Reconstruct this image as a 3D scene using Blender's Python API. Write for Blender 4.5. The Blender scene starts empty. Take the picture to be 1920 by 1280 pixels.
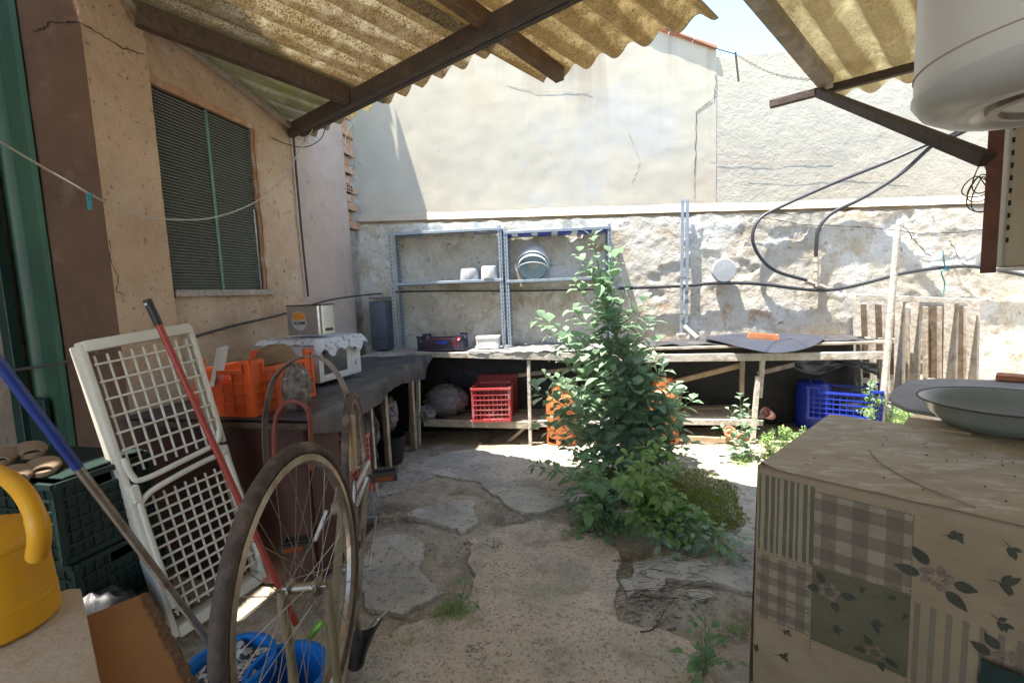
import bpy, bmesh, math, random
from mathutils import Vector as V, Matrix, noise
R_ = math.radians
SC = bpy.context.scene
COL = SC.collection
random.seed(7)
RN = random.uniform

# ------------------------------------------------------------------ camera
F_ = 900.0; YAW = R_(10.9); PIT = R_(6.0); ROL = R_(2.3)
CAM = V((0, 0, 1.5))
cf = V((-math.sin(YAW)*math.cos(PIT), math.cos(YAW)*math.cos(PIT), -math.sin(PIT)))
r0 = V((math.cos(YAW), math.sin(YAW), 0)); u0 = r0.cross(cf)
cr = r0*math.cos(ROL) - u0*math.sin(ROL); cu = u0*math.cos(ROL) + r0*math.sin(ROL)
cd = bpy.data.cameras.new('camera'); cam = bpy.data.objects.new('camera', cd); COL.objects.link(cam)
M = Matrix((cr, cu, -cf)).transposed().to_4x4(); M.translation = CAM
cam.matrix_world = M
cd.sensor_width = 36; cd.lens = 36*F_/1920; cd.clip_end = 500; cd.clip_start = .02
SC.camera = cam

# ------------------------------------------------------------------ light
SUN = V((.27*math.cos(R_(6)) - .15*math.sin(R_(6)), .27*math.sin(R_(6)) + .15*math.cos(R_(6)), -1)).normalized()
w = bpy.data.worlds.new('World'); SC.world = w; w.use_nodes = True
nt = w.node_tree; bg = nt.nodes['Background']; sk = nt.nodes.new('ShaderNodeTexSky')
sk.sky_type = 'NISHITA'; sk.sun_disc = False
sk.sun_elevation = math.asin(-SUN.z); sk.sun_rotation = math.atan2(-SUN.x, -SUN.y)
sk.air_density = 1.0; sk.dust_density = .3; sk.ozone_density = 4
wm = nt.nodes.new('ShaderNodeMix'); wm.data_type = 'RGBA'; wm.blend_type = 'MULTIPLY'; wm.inputs[0].default_value = 1; wm.inputs[7].default_value = (1, .915, .80, 1)
nt.links.new(sk.outputs[0], wm.inputs[6]); nt.links.new(wm.outputs[2], bg.inputs[0]); bg.inputs[1].default_value = .10
sl = bpy.data.lights.new('sun', 'SUN'); sl.energy = 2.4; sl.angle = R_(.5); sl.color = (1, .94, .85)
so = bpy.data.objects.new('sun', sl); COL.objects.link(so)
so.rotation_euler = (-SUN).to_track_quat('Z', 'Y').to_euler()
SC.view_settings.view_transform = 'Standard'; SC.view_settings.look = 'None'
SC.view_settings.exposure = 2.95; SC.view_settings.gamma = 1

# ------------------------------------------------------------------ helpers
def at(x, y, X=None, Y=None, Z=None, pl=None):
    d = cf*F_ + cr*(x-960) + cu*(640-y)
    if pl: o, n = pl; t = (o-CAM).dot(n)/d.dot(n)
    elif X is not None: t = (X-CAM.x)/d.x
    elif Y is not None: t = (Y-CAM.y)/d.y
    else: t = (Z-CAM.z)/d.z
    return CAM + d*t
TH = R_(6); WU = V((math.cos(TH), math.sin(TH), 0)); WN = V((math.sin(TH), -math.cos(TH), 0)); WO = V((-2.556, 5.0, 0))
def W(u, off, z): return WO + WU*u + WN*off + V((0, 0, z))
def atw(x, y, off=0.0):
    p = at(x, y, pl=(WO + WN*off, WN)); return p
def uz(x, y, off=0.0):
    p = atw(x, y, off); return (p-WO).dot(WU), p.z
BX = V((.883, -.469, 0)); AX = V((.614, .776, 0))
def rz_(x, y): return 2.99 - .055*(x+2.556) - .1395*(y-3.82)
def RP(s, t, off=0.0):
    x = -2.556 + .883*s + .614*t; y = 3.82 - .469*s + .776*t
    x = max(x, -2.6)
    return V((x, y, rz_(x, y)+off))
def nz(p, s=1.0): return noise.noise(V(p)*s)
def fbm(p, s=1.0, o=4): return noise.fractal(V(p)*s, 1.0, 2.0, o)

class MB:
    def __init__(s): s.v = []; s.f = []; s.m = []; s.mi = 0
    def add(s, vs, fs):
        b = len(s.v); s.v += [V(p) for p in vs]
        for f in fs: s.f.append([b+i for i in f]); s.m.append(s.mi)
    def box(s, c, d, Mx=None):
        c = V(c); q = []
        for z in (-.5, .5):
            for x, y in ((-.5, -.5), (.5, -.5), (.5, .5), (-.5, .5)):
                p = V((x*d[0], y*d[1], z*d[2]))
                q.append(c + (Mx @ p if Mx else p))
        s.add(q, [(0, 3, 2, 1), (4, 5, 6, 7), (0, 1, 5, 4), (1, 2, 6, 5), (2, 3, 7, 6), (3, 0, 4, 7)]); return s
    def bb(s, a, b):
        a = V(a); b = V(b); return s.box((a+b)/2, (abs(b.x-a.x), abs(b.y-a.y), abs(b.z-a.z)))
    def wb(s, u0, u1, o0, o1, z0, z1):
        m = Matrix.Rotation(TH, 3, 'Z')
        return s.box(W((u0+u1)/2, (o0+o1)/2, (z0+z1)/2), (abs(u1-u0), abs(o1-o0), abs(z1-z0)), m)
    def beam(s, p, q, w, h, up=(0, 0, 1)):
        p = V(p); q = V(q); d = (q-p); L = d.length; x = d/L; y = V(up).cross(x)
        if y.length < 1e-4: y = V((1, 0, 0)).cross(x)
        y.normalize(); z = x.cross(y)
        return s.box((p+q)/2, (L, w, h), Matrix((x, y, z)).transposed())
    def tube(s, pts, r, n=8, closed=False, cap=True):
        pts = [V(p) for p in pts]; N = len(pts)
        rr = r if isinstance(r, (list, tuple)) else [r]*N
        up = None; rings = []
        for i in range(N):
            if closed: t = pts[(i+1) % N] - pts[i-1]
            else: t = pts[min(i+1, N-1)] - pts[max(i-1, 0)]
            t.normalize()
            if up is None: up = t.cross(V((0, 0, 1)) if abs(t.z) < .9 else V((1, 0, 0))).normalized()
            else:
                up = up - t*up.dot(t)
                up.normalize()
            b = t.cross(up)
            rings.append([pts[i] + (up*math.cos(a) + b*math.sin(a))*rr[i] for a in [2*math.pi*k/n for k in range(n)]])
        vs = [p for g in rings for p in g]; fs = []
        for i in range(N if closed else N-1):
            j = (i+1) % N
            for k in range(n): fs.append((i*n+k, i*n+(k+1) % n, j*n+(k+1) % n, j*n+k))
        if cap and not closed: fs.append(tuple(range(n))[::-1]); fs.append(tuple((N-1)*n+k for k in range(n)))
        s.add(vs, fs); return s
    def lathe(s, pr, c=(0, 0, 0), n=32, sx=1, sy=1, Mx=None, closed=False):
        c = V(c); vs = []
        for r, z in pr:
            for k in range(n):
                a = 2*math.pi*k/n; p = V((r*math.cos(a)*sx, r*math.sin(a)*sy, z)); vs.append(c + (Mx @ p if Mx else p))
        fs = []; N = len(pr)
        for i in range(N if closed else N-1):
            j = (i+1) % N
            for k in range(n): fs.append((i*n+k, i*n+(k+1) % n, j*n+(k+1) % n, j*n+k))
        if not closed:
            if pr[0][0] > 1e-5: fs.append(tuple(range(n))[::-1])
            if pr[-1][0] > 1e-5: fs.append(tuple((N-1)*n+k for k in range(n)))
        s.add(vs, fs); return s
    def prism(s, poly, d):
        n = len(poly); d = V(d); vs = [V(p) for p in poly] + [V(p)+d for p in poly]
        fs = [tuple(range(n))[::-1], tuple(range(n, 2*n))] + [(i, (i+1) % n, n+(i+1) % n, n+i) for i in range(n)]
        s.add(vs, fs); return s
    def grid(s, fn, nu, nv, th=0, skip=None):
        P = [[V(fn(i/nu, j/nv)) for j in range(nv+1)] for i in range(nu+1)]
        def idx(i, j): return i*(nv+1)+j
        fs = [(idx(i, j), idx(i+1, j), idx(i+1, j+1), idx(i, j+1)) for i in range(nu) for j in range(nv) if not (skip and skip((i+.5)/nu, (j+.5)/nv))]
        top = [p for row in P for p in row]
        if th:
            bot = []
            for i in range(nu+1):
                for j in range(nv+1):
                    a = P[min(i+1, nu)][j]-P[max(i-1, 0)][j]; b = P[i][min(j+1, nv)]-P[i][max(j-1, 0)]
                    n_ = a.cross(b); n_ = n_.normalized() if n_.length > 1e-9 else V((0, 0, 1))
                    bot.append(P[i][j]-n_*th)
            o = len(top); f2 = [tuple(o+k for k in f)[::-1] for f in fs]; ed = []
            for i in range(nu): ed += [(idx(i+1, 0), idx(i, 0), o+idx(i, 0), o+idx(i+1, 0)), (idx(i, nv), idx(i+1, nv), o+idx(i+1, nv), o+idx(i, nv))]
            for j in range(nv): ed += [(idx(0, j), idx(0, j+1), o+idx(0, j+1), o+idx(0, j)), (idx(nu, j+1), idx(nu, j), o+idx(nu, j), o+idx(nu, j+1))]
            s.add(top+bot, fs+f2+ed)
        else: s.add(top, fs)
        return s

def obj(name, mb, mats, parent=None, ang=35, bev=0, local=False, seg=1):
    me = bpy.data.meshes.new(name); vs = mb.v
    if parent is not None and not local:
        bpy.context.view_layer.update()
        mi = parent_world(parent).inverted(); vs = [mi @ p for p in vs]
    me.from_pydata([tuple(p) for p in vs], [], mb.f)
    if not isinstance(mats, (list, tuple)): mats = [mats]
    for m in mats: me.materials.append(m)
    if len(mats) > 1: me.polygons.foreach_set('material_index', mb.m)
    if bev:
        bm = bmesh.new(); bm.from_mesh(me)
        bmesh.ops.remove_doubles(bm, verts=bm.verts, dist=1e-6)
        es = [e for e in bm.edges if len(e.link_faces) == 2 and e.calc_face_angle(0) > R_(40)]
        bmesh.ops.bevel(bm, geom=es, offset=bev, segments=seg, affect='EDGES', profile=.6, clamp_overlap=True)
        bm.to_mesh(me); bm.free()
    me.polygons.foreach_set('use_smooth', [True]*len(me.polygons))
    me.set_sharp_from_angle(angle=R_(ang)); me.update()
    o = bpy.data.objects.new(name, me); COL.objects.link(o)
    if parent is not None: o.parent = parent
    return o
def parent_world(p):
    m = Matrix.LocRotScale(p.location, p.rotation_euler, p.scale)
    return (parent_world(p.parent) @ m) if p.parent else m
def tag(o, label=None, cat=None, group=None, kind=None):
    if label: o['label'] = label
    if cat: o['category'] = cat
    if group: o['group'] = group
    if kind: o['kind'] = kind
    return o
def thing(name, label, cat, loc=(0, 0, 0), rz=0, group=None, rot=None):
    o = bpy.data.objects.new(name, None); COL.objects.link(o); o.empty_display_size = .1
    o.location = loc; o.rotation_euler = rot if rot else (0, 0, rz)
    return tag(o, label, cat, group)
def copy_thing(r, loc, rz, label, group=None):
    c = r.copy(); COL.objects.link(c); c.location = loc; c.rotation_euler = (0, 0, rz); c['label'] = label
    if group: c['group'] = group
    for ch in list(r.children):
        d = ch.copy(); COL.objects.link(d); d.parent = c
        for g in list(ch.children):
            e = g.copy(); COL.objects.link(e); e.parent = d
    return c
def smooth(pts, k=6):
    pts = [V(p) for p in pts]; out = []
    for i in range(len(pts)-1):
        a = pts[max(i-1, 0)]; b = pts[i]; c = pts[i+1]; d = pts[min(i+2, len(pts)-1)]
        for j in range(k):
            t = j/k
            out.append(.5*((2*b)+(c-a)*t+(2*a-5*b+4*c-d)*t*t+(3*b-a-3*c+d)*t**3))
    out.append(pts[-1]); return out

# ------------------------------------------------------------------ materials
def ramp(nt, src, a, b, ca=(0, 0, 0, 1), cb=(1, 1, 1, 1)):
    r = nt.nodes.new('ShaderNodeValToRGB'); e = r.color_ramp.elements
    e[0].position = a; e[0].color = ca; e[1].position = b; e[1].color = cb
    nt.links.new(src, r.inputs[0]); return r.outputs[0]
def mix(nt, f, a, b, mode='MIX'):
    m = nt.nodes.new('ShaderNodeMix'); m.data_type = 'RGBA'; m.blend_type = mode
    for s_, v in ((m.inputs[0], f), (m.inputs[6], a), (m.inputs[7], b)):
        if isinstance(v, (int, float)): s_.default_value = v
        elif isinstance(v, (tuple, list)): s_.default_value = (*v[:3], 1)
        else: nt.links.new(v, s_)
    return m.outputs[2]
def mat(name, c, c2=None, sc=6, rough=.8, bump=.25, bsc=40, metal=0, layers=(), trans=0, stretch=None, lo=.35, hi=.65, bdist=.01, spec=None, crack=None, brick=None):
    m = bpy.data.materials.new(name); m.use_nodes = True; nt = m.node_tree; N = nt.nodes; L = nt.links
    bs = N['Principled BSDF']; tc = N.new('ShaderNodeTexCoord'); mp = N.new('ShaderNodeMapping')
    L.new(tc.outputs['Object'], mp.inputs[0])
    if stretch: mp.inputs['Scale'].default_value = stretch
    def ns(scale, det=8, dist=0, off=0):
        n = N.new('ShaderNodeTexNoise'); n.inputs['Scale'].default_value = scale; n.inputs['Detail'].default_value = det
        n.inputs['Roughness'].default_value = .65; n.inputs['Distortion'].default_value = dist
        if off:
            q = N.new('ShaderNodeVectorMath'); q.operation = 'ADD'; q.inputs[1].default_value = (off, off*1.7, off*.6)
            L.new(mp.outputs[0], q.inputs[0]); L.new(q.outputs[0], n.inputs[0])
        else: L.new(mp.outputs[0], n.inputs[0])
        return n.outputs[0]
    col = mix(nt, ramp(nt, ns(sc), lo, hi), c, c2 or tuple(x*.8 for x in c))
    for i, (cc, s_, a, b, amt) in enumerate(layers):       # colour, scale, threshold lo/hi, strength
        f = ramp(nt, ns(s_, 10, .3, 3.1*(i+1)), a, b, (0, 0, 0, 1), (amt, amt, amt, 1)); col = mix(nt, f, col, cc)
    hgt = ns(bsc, 6)
    if crack:
        vo = N.new('ShaderNodeTexVoronoi'); vo.feature = 'DISTANCE_TO_EDGE'; vo.inputs['Scale'].default_value = crack[0]
        dn = N.new('ShaderNodeTexNoise'); dn.inputs['Scale'].default_value = crack[0]*2.2; dn.inputs['Detail'].default_value = 6
        L.new(mp.outputs[0], dn.inputs[0])
        mv = N.new('ShaderNodeMix'); mv.data_type = 'RGBA'; mv.blend_type = 'LINEAR_LIGHT'; mv.inputs[0].default_value = .12
        L.new(mp.outputs[0], mv.inputs[6]); L.new(dn.outputs[1], mv.inputs[7]); L.new(mv.outputs[2], vo.inputs[0])
        cfac = ramp(nt, vo.outputs['Distance'], 0, crack[1], (1, 1, 1, 1), (0, 0, 0, 1))
        msk = ramp(nt, ns(crack[0]*.7, 3, 0, 9), .5, .62); cm = mix(nt, 1, cfac, msk, 'MULTIPLY')
        col = mix(nt, cm, col, crack[2])
    L.new(col, bs.inputs['Base Color'])
    bs.inputs['Roughness'].default_value = rough; bs.inputs['Metallic'].default_value = metal
    if spec is not None: bs.inputs['Specular IOR Level'].default_value = spec
    if bump:
        b = N.new('ShaderNodeBump'); b.inputs['Strength'].default_value = bump; b.inputs['Distance'].default_value = bdist
        L.new(hgt, b.inputs['Height']); L.new(b.outputs[0], bs.inputs['Normal'])
        last = b
        if bump > .2:
            b2 = N.new('ShaderNodeBump'); b2.inputs['Strength'].default_value = bump; b2.inputs['Distance'].default_value = bdist*3
            L.new(ns(bsc*.25, 4, 0, 5), b2.inputs['Height']); L.new(b.outputs[0], b2.inputs['Normal']); L.new(b2.outputs[0], bs.inputs['Normal']); last = b2
        if crack:
            b3 = N.new('ShaderNodeBump'); b3.inputs['Strength'].default_value = .6; b3.inputs['Distance'].default_value = .01; b3.invert = True
            L.new(cm, b3.inputs['Height']); L.new(last.outputs[0], b3.inputs['Normal']); L.new(b3.outputs[0], bs.inputs['Normal'])
    if trans:
        tr = N.new('ShaderNodeBsdfTranslucent'); L.new(col, tr.inputs[0]); ms = N.new('ShaderNodeMixShader'); ms.inputs[0].default_value = trans
        L.new(bs.outputs[0], ms.inputs[1]); L.new(tr.outputs[0], ms.inputs[2]); L.new(ms.outputs[0], N['Material Output'].inputs[0])
    return m
def plain(name, c, rough=.5, metal=0, var=.85, sc=25, bump=.05, **k): return mat(name, c, tuple(x*var for x in c), sc=sc, rough=rough, bump=bump, bsc=60, metal=metal, bdist=.004, **k)

m_up = mat('stucco_white', (.52, .475, .375), (.45, .415, .335), sc=3, rough=.92, bump=.19, bsc=70, bdist=.006, layers=[((.5, .4, .28), 1.1, .52, .72, .6), ((.38, .42, .48), .8, .54, .7, .5), ((.3, .25, .19), 9, .62, .76, .45)])
def drips(m):
    nt = m.node_tree; N = nt.nodes; L = nt.links; bs = N['Principled BSDF']; g = N.new('ShaderNodeNewGeometry'); sp = N.new('ShaderNodeSeparateXYZ'); L.new(g.outputs['Position'], sp.inputs[0])
    mp = N.new('ShaderNodeMapping'); mp.inputs['Scale'].default_value = (1, 1, .06); L.new(g.outputs['Position'], mp.inputs[0]); n = N.new('ShaderNodeTexNoise'); n.inputs['Scale'].default_value = 3.3; n.inputs['Detail'].default_value = 7; L.new(mp.outputs[0], n.inputs[0])
    a = N.new('ShaderNodeMath'); a.operation = 'MULTIPLY_ADD'; L.new(sp.outputs[0], a.inputs[0]); a.inputs[1].default_value = .42; L.new(sp.outputs[2], a.inputs[2])
    top = ramp(nt, a.outputs[0], 0, 1); rr_ = N[-1] if False else [q for q in N if q.type == 'VALTORGB'][-1]
    mr_ = N.new('ShaderNodeMapRange'); mr_.inputs['From Min'].default_value = 3.05; mr_.inputs['From Max'].default_value = 4.2; L.new(a.outputs[0], mr_.inputs['Value'])
    st = mix(nt, 1, mr_.outputs[0], ramp(nt, n.outputs[0], .47, .60), 'MULTIPLY')
    src = bs.inputs['Base Color'].links[0].from_socket; L.new(mix(nt, st, src, (.24, .18, .12)), bs.inputs['Base Color'])
drips(m_up)
m_up2 = mat('stucco_sandy', (.5, .46, .365), (.43, .395, .32), sc=2, rough=.95, bump=.3, bsc=60, layers=[((.55, .5, .4), 1.6, .55, .75, .5), ((.32, .3, .26), 14, .6, .76, .45)])
m_low = mat('lime_rubble', (.62, .585, .51), (.52, .48, .39), sc=5, rough=.95, bump=.45, bsc=60, bdist=.009, layers=[((.45, .38, .27), 3.2, .5, .6, .75), ((.68, .67, .63), 2.1, .5, .58, .8), ((.4, .22, .11), 2.6, .6, .67, .8), ((.16, .12, .09), 13, .6, .67, .8), ((.3, .25, .19), 5, .58, .66, .6), ((.3, .25, .19), 34, .56, .64, .6), ((.56, .54, .49), 9, .52, .6, .7)])
m_ledge = mat('ledge_mortar', (.52, .42, .3), (.45, .36, .26), sc=7, rough=.9, bump=.4, bsc=40, layers=[((.52, .5, .46), 5, .55, .68, .6)])
m_terra = mat('terracotta', (.55, .22, .11), (.42, .17, .09), sc=12, rough=.85, bump=.2, layers=[((.5, .36, .25), 6, .55, .75, .5)])
m_left = mat('render_peach', (.58, .415, .275), (.47, .33, .215), sc=2.2, rough=.93, bump=.6, bsc=38, layers=[((.6, .47, .36), 3, .5, .66, .7), ((.12, .075, .05), 30, .60, .66, .8), ((.3, .19, .12), 1.3, .54, .7, .6), ((.62, .56, .48), 17, .63, .7, .7)])
m_leftp = mat('render_pink', (.5, .4, .335), (.42, .33, .27), sc=1.6, rough=.95, bump=.4, bsc=50, layers=[((.5, .44, .38), 2.5, .5, .7, .5), ((.3, .21, .16), 7, .57, .7, .5), ((.2, .14, .1), 34, .63, .69, .7)])
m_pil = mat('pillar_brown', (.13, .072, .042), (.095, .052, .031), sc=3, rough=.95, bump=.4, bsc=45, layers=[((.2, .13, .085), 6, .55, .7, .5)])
m_brick = mat('brick', (.52, .3, .17), (.42, .23, .13), sc=14, rough=.9, bump=.3, layers=[((.6, .55, .48), 9, .52, .66, .7)])
m_mortar = mat('mortar', (.5, .45, .38), (.4, .33, .26), sc=18, rough=.95, bump=.7, bsc=50, bdist=.02)
m_dark = plain('dark_hole', (.02, .017, .015), rough=.9)
m_crack = plain('crack_dark', (.035, .022, .015), rough=1)
m_green = mat('green_metal', (.035, .095, .058), (.022, .065, .042), sc=5, rough=.45, bump=.1, layers=[((.02, .03, .02), 14, .66, .72, .8), ((.06, .14, .085), 2, .5, .7, .5)], stretch=(1, 1, .3))
m_greend = mat('green_metal_dark', (.012, .04, .032), (.009, .028, .022), sc=5, rough=.5, bump=.1)
m_rust = mat('rusty_steel', (.075, .05, .038), (.05, .034, .027), sc=9, rough=.75, bump=.3, bsc=60, layers=[((.13, .075, .05), 8, .54, .7, .6), ((.2, .18, .16), 20, .64, .74, .5)])
m_rustr = mat('red_oxide_steel', (.2, .085, .06), (.12, .05, .035), sc=9, rough=.7, bump=.3, bsc=60, layers=[((.05, .03, .025), 12, .55, .7, .6)])
m_woodd = mat('wood_dark', (.115, .07, .045), (.065, .042, .03), sc=5, rough=.85, bump=.4, bsc=20, stretch=(6, 6, 6), layers=[((.2, .16, .13), 3, .56, .7, .5)])
m_woodg = mat('wood_weathered', (.42, .36, .29), (.28, .23, .18), sc=10, rough=.9, bump=.4, bsc=30, layers=[((.52, .49, .44), 5, .5, .65, .7), ((.12, .09, .07), 30, .64, .72, .6)])
m_woodp = mat('wood_pale', (.5, .38, .25), (.4, .29, .18), sc=9, rough=.85, bump=.3, bsc=30, layers=[((.25, .17, .1), 18, .6, .75, .5)])
m_woodw = mat('wood_whitewashed', (.6, .58, .53), (.44, .39, .33), sc=14, rough=.9, bump=.4, bsc=40, layers=[((.28, .21, .16), 9, .55, .68, .8)])
def sheetmat(n, a, b, c, t, th=(.46, .56)):
    m = _sheet(n, a, b, c, t, th); nt = m.node_tree; N = nt.nodes; L = nt.links; bs = N['Principled BSDF']
    g = N.new('ShaderNodeNewGeometry'); sp = N.new('ShaderNodeSeparateXYZ'); L.new(g.outputs['Position'], sp.inputs[0])
    def mth(op, x, y):
        q = N.new('ShaderNodeMath'); q.operation = op
        for k, v in ((0, x), (1, y)):
            if isinstance(v, (int, float)): q.inputs[k].default_value = v
            elif v is not None: L.new(v, q.inputs[k])
        return q.outputs[0]
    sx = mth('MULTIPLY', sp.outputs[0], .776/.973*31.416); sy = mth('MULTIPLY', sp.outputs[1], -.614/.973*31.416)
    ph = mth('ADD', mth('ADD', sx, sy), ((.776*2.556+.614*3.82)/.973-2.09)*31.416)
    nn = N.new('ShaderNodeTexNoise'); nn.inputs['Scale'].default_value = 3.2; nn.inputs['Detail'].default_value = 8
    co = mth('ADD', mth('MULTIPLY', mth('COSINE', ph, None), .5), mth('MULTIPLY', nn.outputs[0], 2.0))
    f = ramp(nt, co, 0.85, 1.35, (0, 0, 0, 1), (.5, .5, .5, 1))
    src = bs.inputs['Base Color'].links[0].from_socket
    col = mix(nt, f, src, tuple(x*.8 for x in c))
    L.new(col, bs.inputs['Base Color'])
    for q in N:
        if q.type == 'BSDF_TRANSLUCENT': L.new(col, q.inputs[0])
    return m
def _sheet(n, a, b, c, t, th):
    return mat(n, a, b, sc=2.2, rough=.8, bump=.35, bsc=60, layers=[(tuple(x*.7 for x in c), 95, th[0], th[1], .9), (tuple(min(.85, x*1.35) for x in a), 11, .5, .62, .5), ((.2, .11, .05), 5, .55, .72, .5)], trans=t)
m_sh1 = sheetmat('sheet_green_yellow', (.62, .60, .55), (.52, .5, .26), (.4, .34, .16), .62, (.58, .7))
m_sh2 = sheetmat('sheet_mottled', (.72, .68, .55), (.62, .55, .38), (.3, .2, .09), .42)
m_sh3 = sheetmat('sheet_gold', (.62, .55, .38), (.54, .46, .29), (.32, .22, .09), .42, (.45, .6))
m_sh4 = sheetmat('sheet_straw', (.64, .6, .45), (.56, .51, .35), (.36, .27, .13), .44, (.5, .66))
m_galv = mat('galvanised', (.32, .38, .45), (.26, .31, .37), sc=14, rough=.45, bump=.08, metal=.35, layers=[((.3, .25, .2), 20, .66, .75, .5)])
m_white = plain('white_plastic', (.72, .72, .70), rough=.4)
m_cream = mat('cream_plastic', (.7, .67, .58), (.6, .56, .47), sc=4, rough=.5, bump=.08, layers=[((.3, .22, .14), 9, .6, .75, .5)])
m_tarp = mat('black_plastic', (.06, .062, .07), (.035, .036, .042), sc=5, rough=.45, bump=.35, bsc=14, bdist=.02, layers=[((.16, .14, .12), 3.5, .5, .72, .6)])
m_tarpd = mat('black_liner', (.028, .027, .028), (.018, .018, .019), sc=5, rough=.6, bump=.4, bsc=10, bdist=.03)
m_orange = plain('orange_plastic', (.72, .11, .02), rough=.4)
m_red = mat('red_plastic', (.5, .07, .075), (.42, .05, .055), sc=5, rough=.5, bump=.08, layers=[((.66, .42, .4), 5, .52, .68, .6)])
m_redd = plain('dark_red_plastic', (.25, .02, .025), rough=.5)
m_blue = plain('blue_plastic', (.015, .045, .42), rough=.4)
m_blueb = plain('bright_blue_plastic', (.01, .19, .62), rough=.35)
m_lblue = plain('pale_blue_plastic', (.55, .66, .72), rough=.4)
m_yel = mat('yellow_plastic', (.72, .36, .012), (.66, .31, .01), sc=3, rough=.45, bump=.05, layers=[((.5, .3, .08), 12, .6, .8, .4)])
m_black = plain('black_plastic_smooth', (.02, .02, .022), rough=.5)
m_rubber = mat('tyre_rubber', (.1, .072, .06), (.06, .045, .038), sc=20, rough=.85, bump=.3, bsc=90, layers=[((.24, .18, .14), 12, .5, .66, .7)])
m_alu = plain('brushed_aluminium', (.5, .5, .5), rough=.32, metal=.85)
m_chrome = mat('dull_chrome', (.42, .39, .35), (.3, .24, .19), sc=18, rough=.36, bump=.05, metal=.85, layers=[((.18, .09, .05), 24, .56, .68, .7)])
m_frame = mat('olive_frame_paint', (.26, .23, .15), (.18, .16, .1), sc=8, rough=.5, bump=.1, layers=[((.1, .05, .03), 14, .6, .7, .6)])
m_enamel = mat('grey_enamel', (.28, .31, .28), (.24, .27, .24), sc=6, rough=.3, bump=.05, layers=[((.12, .1, .08), 22, .68, .75, .7)])
m_heat = plain('heater_enamel', (.62, .61, .57), rough=.32, var=.96, sc=2, bump=.02)
m_beige = mat('beige_metal', (.45, .4, .31), (.4, .35, .27), sc=3, rough=.6, bump=.1, layers=[((.25, .17, .1), 14, .64, .75, .5)])
m_mdf = mat('brown_board', (.34, .16, .055), (.29, .13, .045), sc=3, rough=.7, bump=.15, layers=[((.45, .3, .16), 30, .64, .72, .5)])
m_chip = mat('chipboard_edge', (.2, .11, .055), (.1, .055, .03), sc=60, rough=.95, bump=.8, bsc=120, bdist=.006)
m_foam = mat('dusty_foam', (.56, .5, .42), (.48, .38, .27), sc=3, rough=.85, bump=.35, bsc=60, layers=[((.34, .2, .1), 14, .58, .7, .6), ((.66, .63, .57), 4, .5, .7, .5)])
m_maroon = mat('maroon_wood', (.085, .03, .022), (.055, .022, .018), sc=4, rough=.6, bump=.15, bsc=20)
m_pole = plain('blue_pole_paint', (.02, .05, .26), rough=.35)
m_redp = plain('red_pole_paint', (.36, .045, .03), rough=.45)
m_lime = plain('lime_plastic', (.2, .5, .02), rough=.4)
m_tealp = plain('teal_plastic', (.02, .25, .26), rough=.5)
m_tan = plain('tan_foam_rubber', (.27, .19, .12), rough=.8)
m_bag = mat('grey_bag', (.28, .27, .28), (.16, .155, .165), sc=14, rough=.5, bump=.7, bsc=24, bdist=.03)
m_cloud = mat('clear_bag', (.22, .18, .15), (.08, .06, .05), sc=26, rough=.35, bump=.6, bsc=60, layers=[((.5, .48, .46), 22, .58, .64, .7)])
m_wire = plain('wire_dark', (.06, .05, .045), rough=.7)
m_rope = plain('rope_pale', (.5, .47, .4), rough=.8)
m_hose = plain('hose_black', (.03, .033, .04), rough=.5)
m_leaf = mat('leaf_grey_green', (.33, .46, .31), (.22, .37, .22), sc=9, rough=.5, bump=.1, layers=[((.4, .5, .4), 6, .5, .64, .6), ((.5, .5, .14), 5, .66, .7, .7)], trans=.42)
m_leaf2 = mat('leaf_fresh_green', (.28, .44, .12), (.2, .34, .09), sc=9, rough=.5, bump=.1, trans=.3)
m_leaf3 = mat('leaf_low_green', (.19, .34, .14), (.13, .26, .1), sc=9, rough=.5, bump=.1, trans=.28)
m_stem = mat('stem_green', (.2, .26, .13), (.14, .19, .09), sc=12, rough=.6, bump=.1)
m_moss = mat('moss', (.27, .33, .07), (.2, .26, .05), sc=20, rough=.9, bump=.3, layers=[((.3, .2, .07), 8, .52, .65, .7)], trans=.3)
m_gal = mat('cylinder_orange', (.6, .2, .06), (.5, .15, .05), sc=4, rough=.5, bump=.1, layers=[((.3, .12, .05), 7, .58, .66, .7)])
m_paleb = plain('pale_pipe', (.5, .46, .38), rough=.7)
m_slat = mat('screen_slat', (.16, .175, .14), (.13, .14, .115), sc=3, rough=.7, bump=.05)
m_screenb = plain('screen_behind', (.03, .036, .03), rough=.8)
m_screeng = plain('screen_stripe_green', (.12, .24, .17), rough=.6)
m_ocl = mat('cloth_beige', (.35, .265, .165), (.28, .21, .13), sc=4, rough=.6, bump=.4, bsc=14, bdist=.01, layers=[((.24, .17, .1), 5, .55, .72, .5)])
m_octop = mat('cloth_top_dusty', (.42, .35, .235), (.33, .25, .155), sc=3, rough=.6, bump=.25, bsc=22, stretch=(1, 2.2, 1), layers=[((.56, .52, .43), 7, .5, .62, .75), ((.16, .09, .05), 26, .66, .72, .8), ((.3, .19, .1), 3, .52, .7, .5)])
m_pdk = mat('print_dark_leaf', (.055, .055, .035), tuple(x*.85 for x in (.055, .055, .035)), sc=9, rough=.6, bump=.4, bsc=14, bdist=.01, layers=[((.24, .17, .1), 5, .58, .74, .35)])
m_prose = mat('print_rose', (.27, .2, .15), (.16, .115, .085), sc=9, rough=.6, bump=.4, bsc=14, bdist=.01, layers=[((.24, .17, .1), 5, .58, .74, .35)])
m_polive = mat('print_olive', (.13, .115, .065), tuple(x*.85 for x in (.13, .115, .065)), sc=9, rough=.6, bump=.4, bsc=14, bdist=.01, layers=[((.24, .17, .1), 5, .58, .74, .35)])
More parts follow.
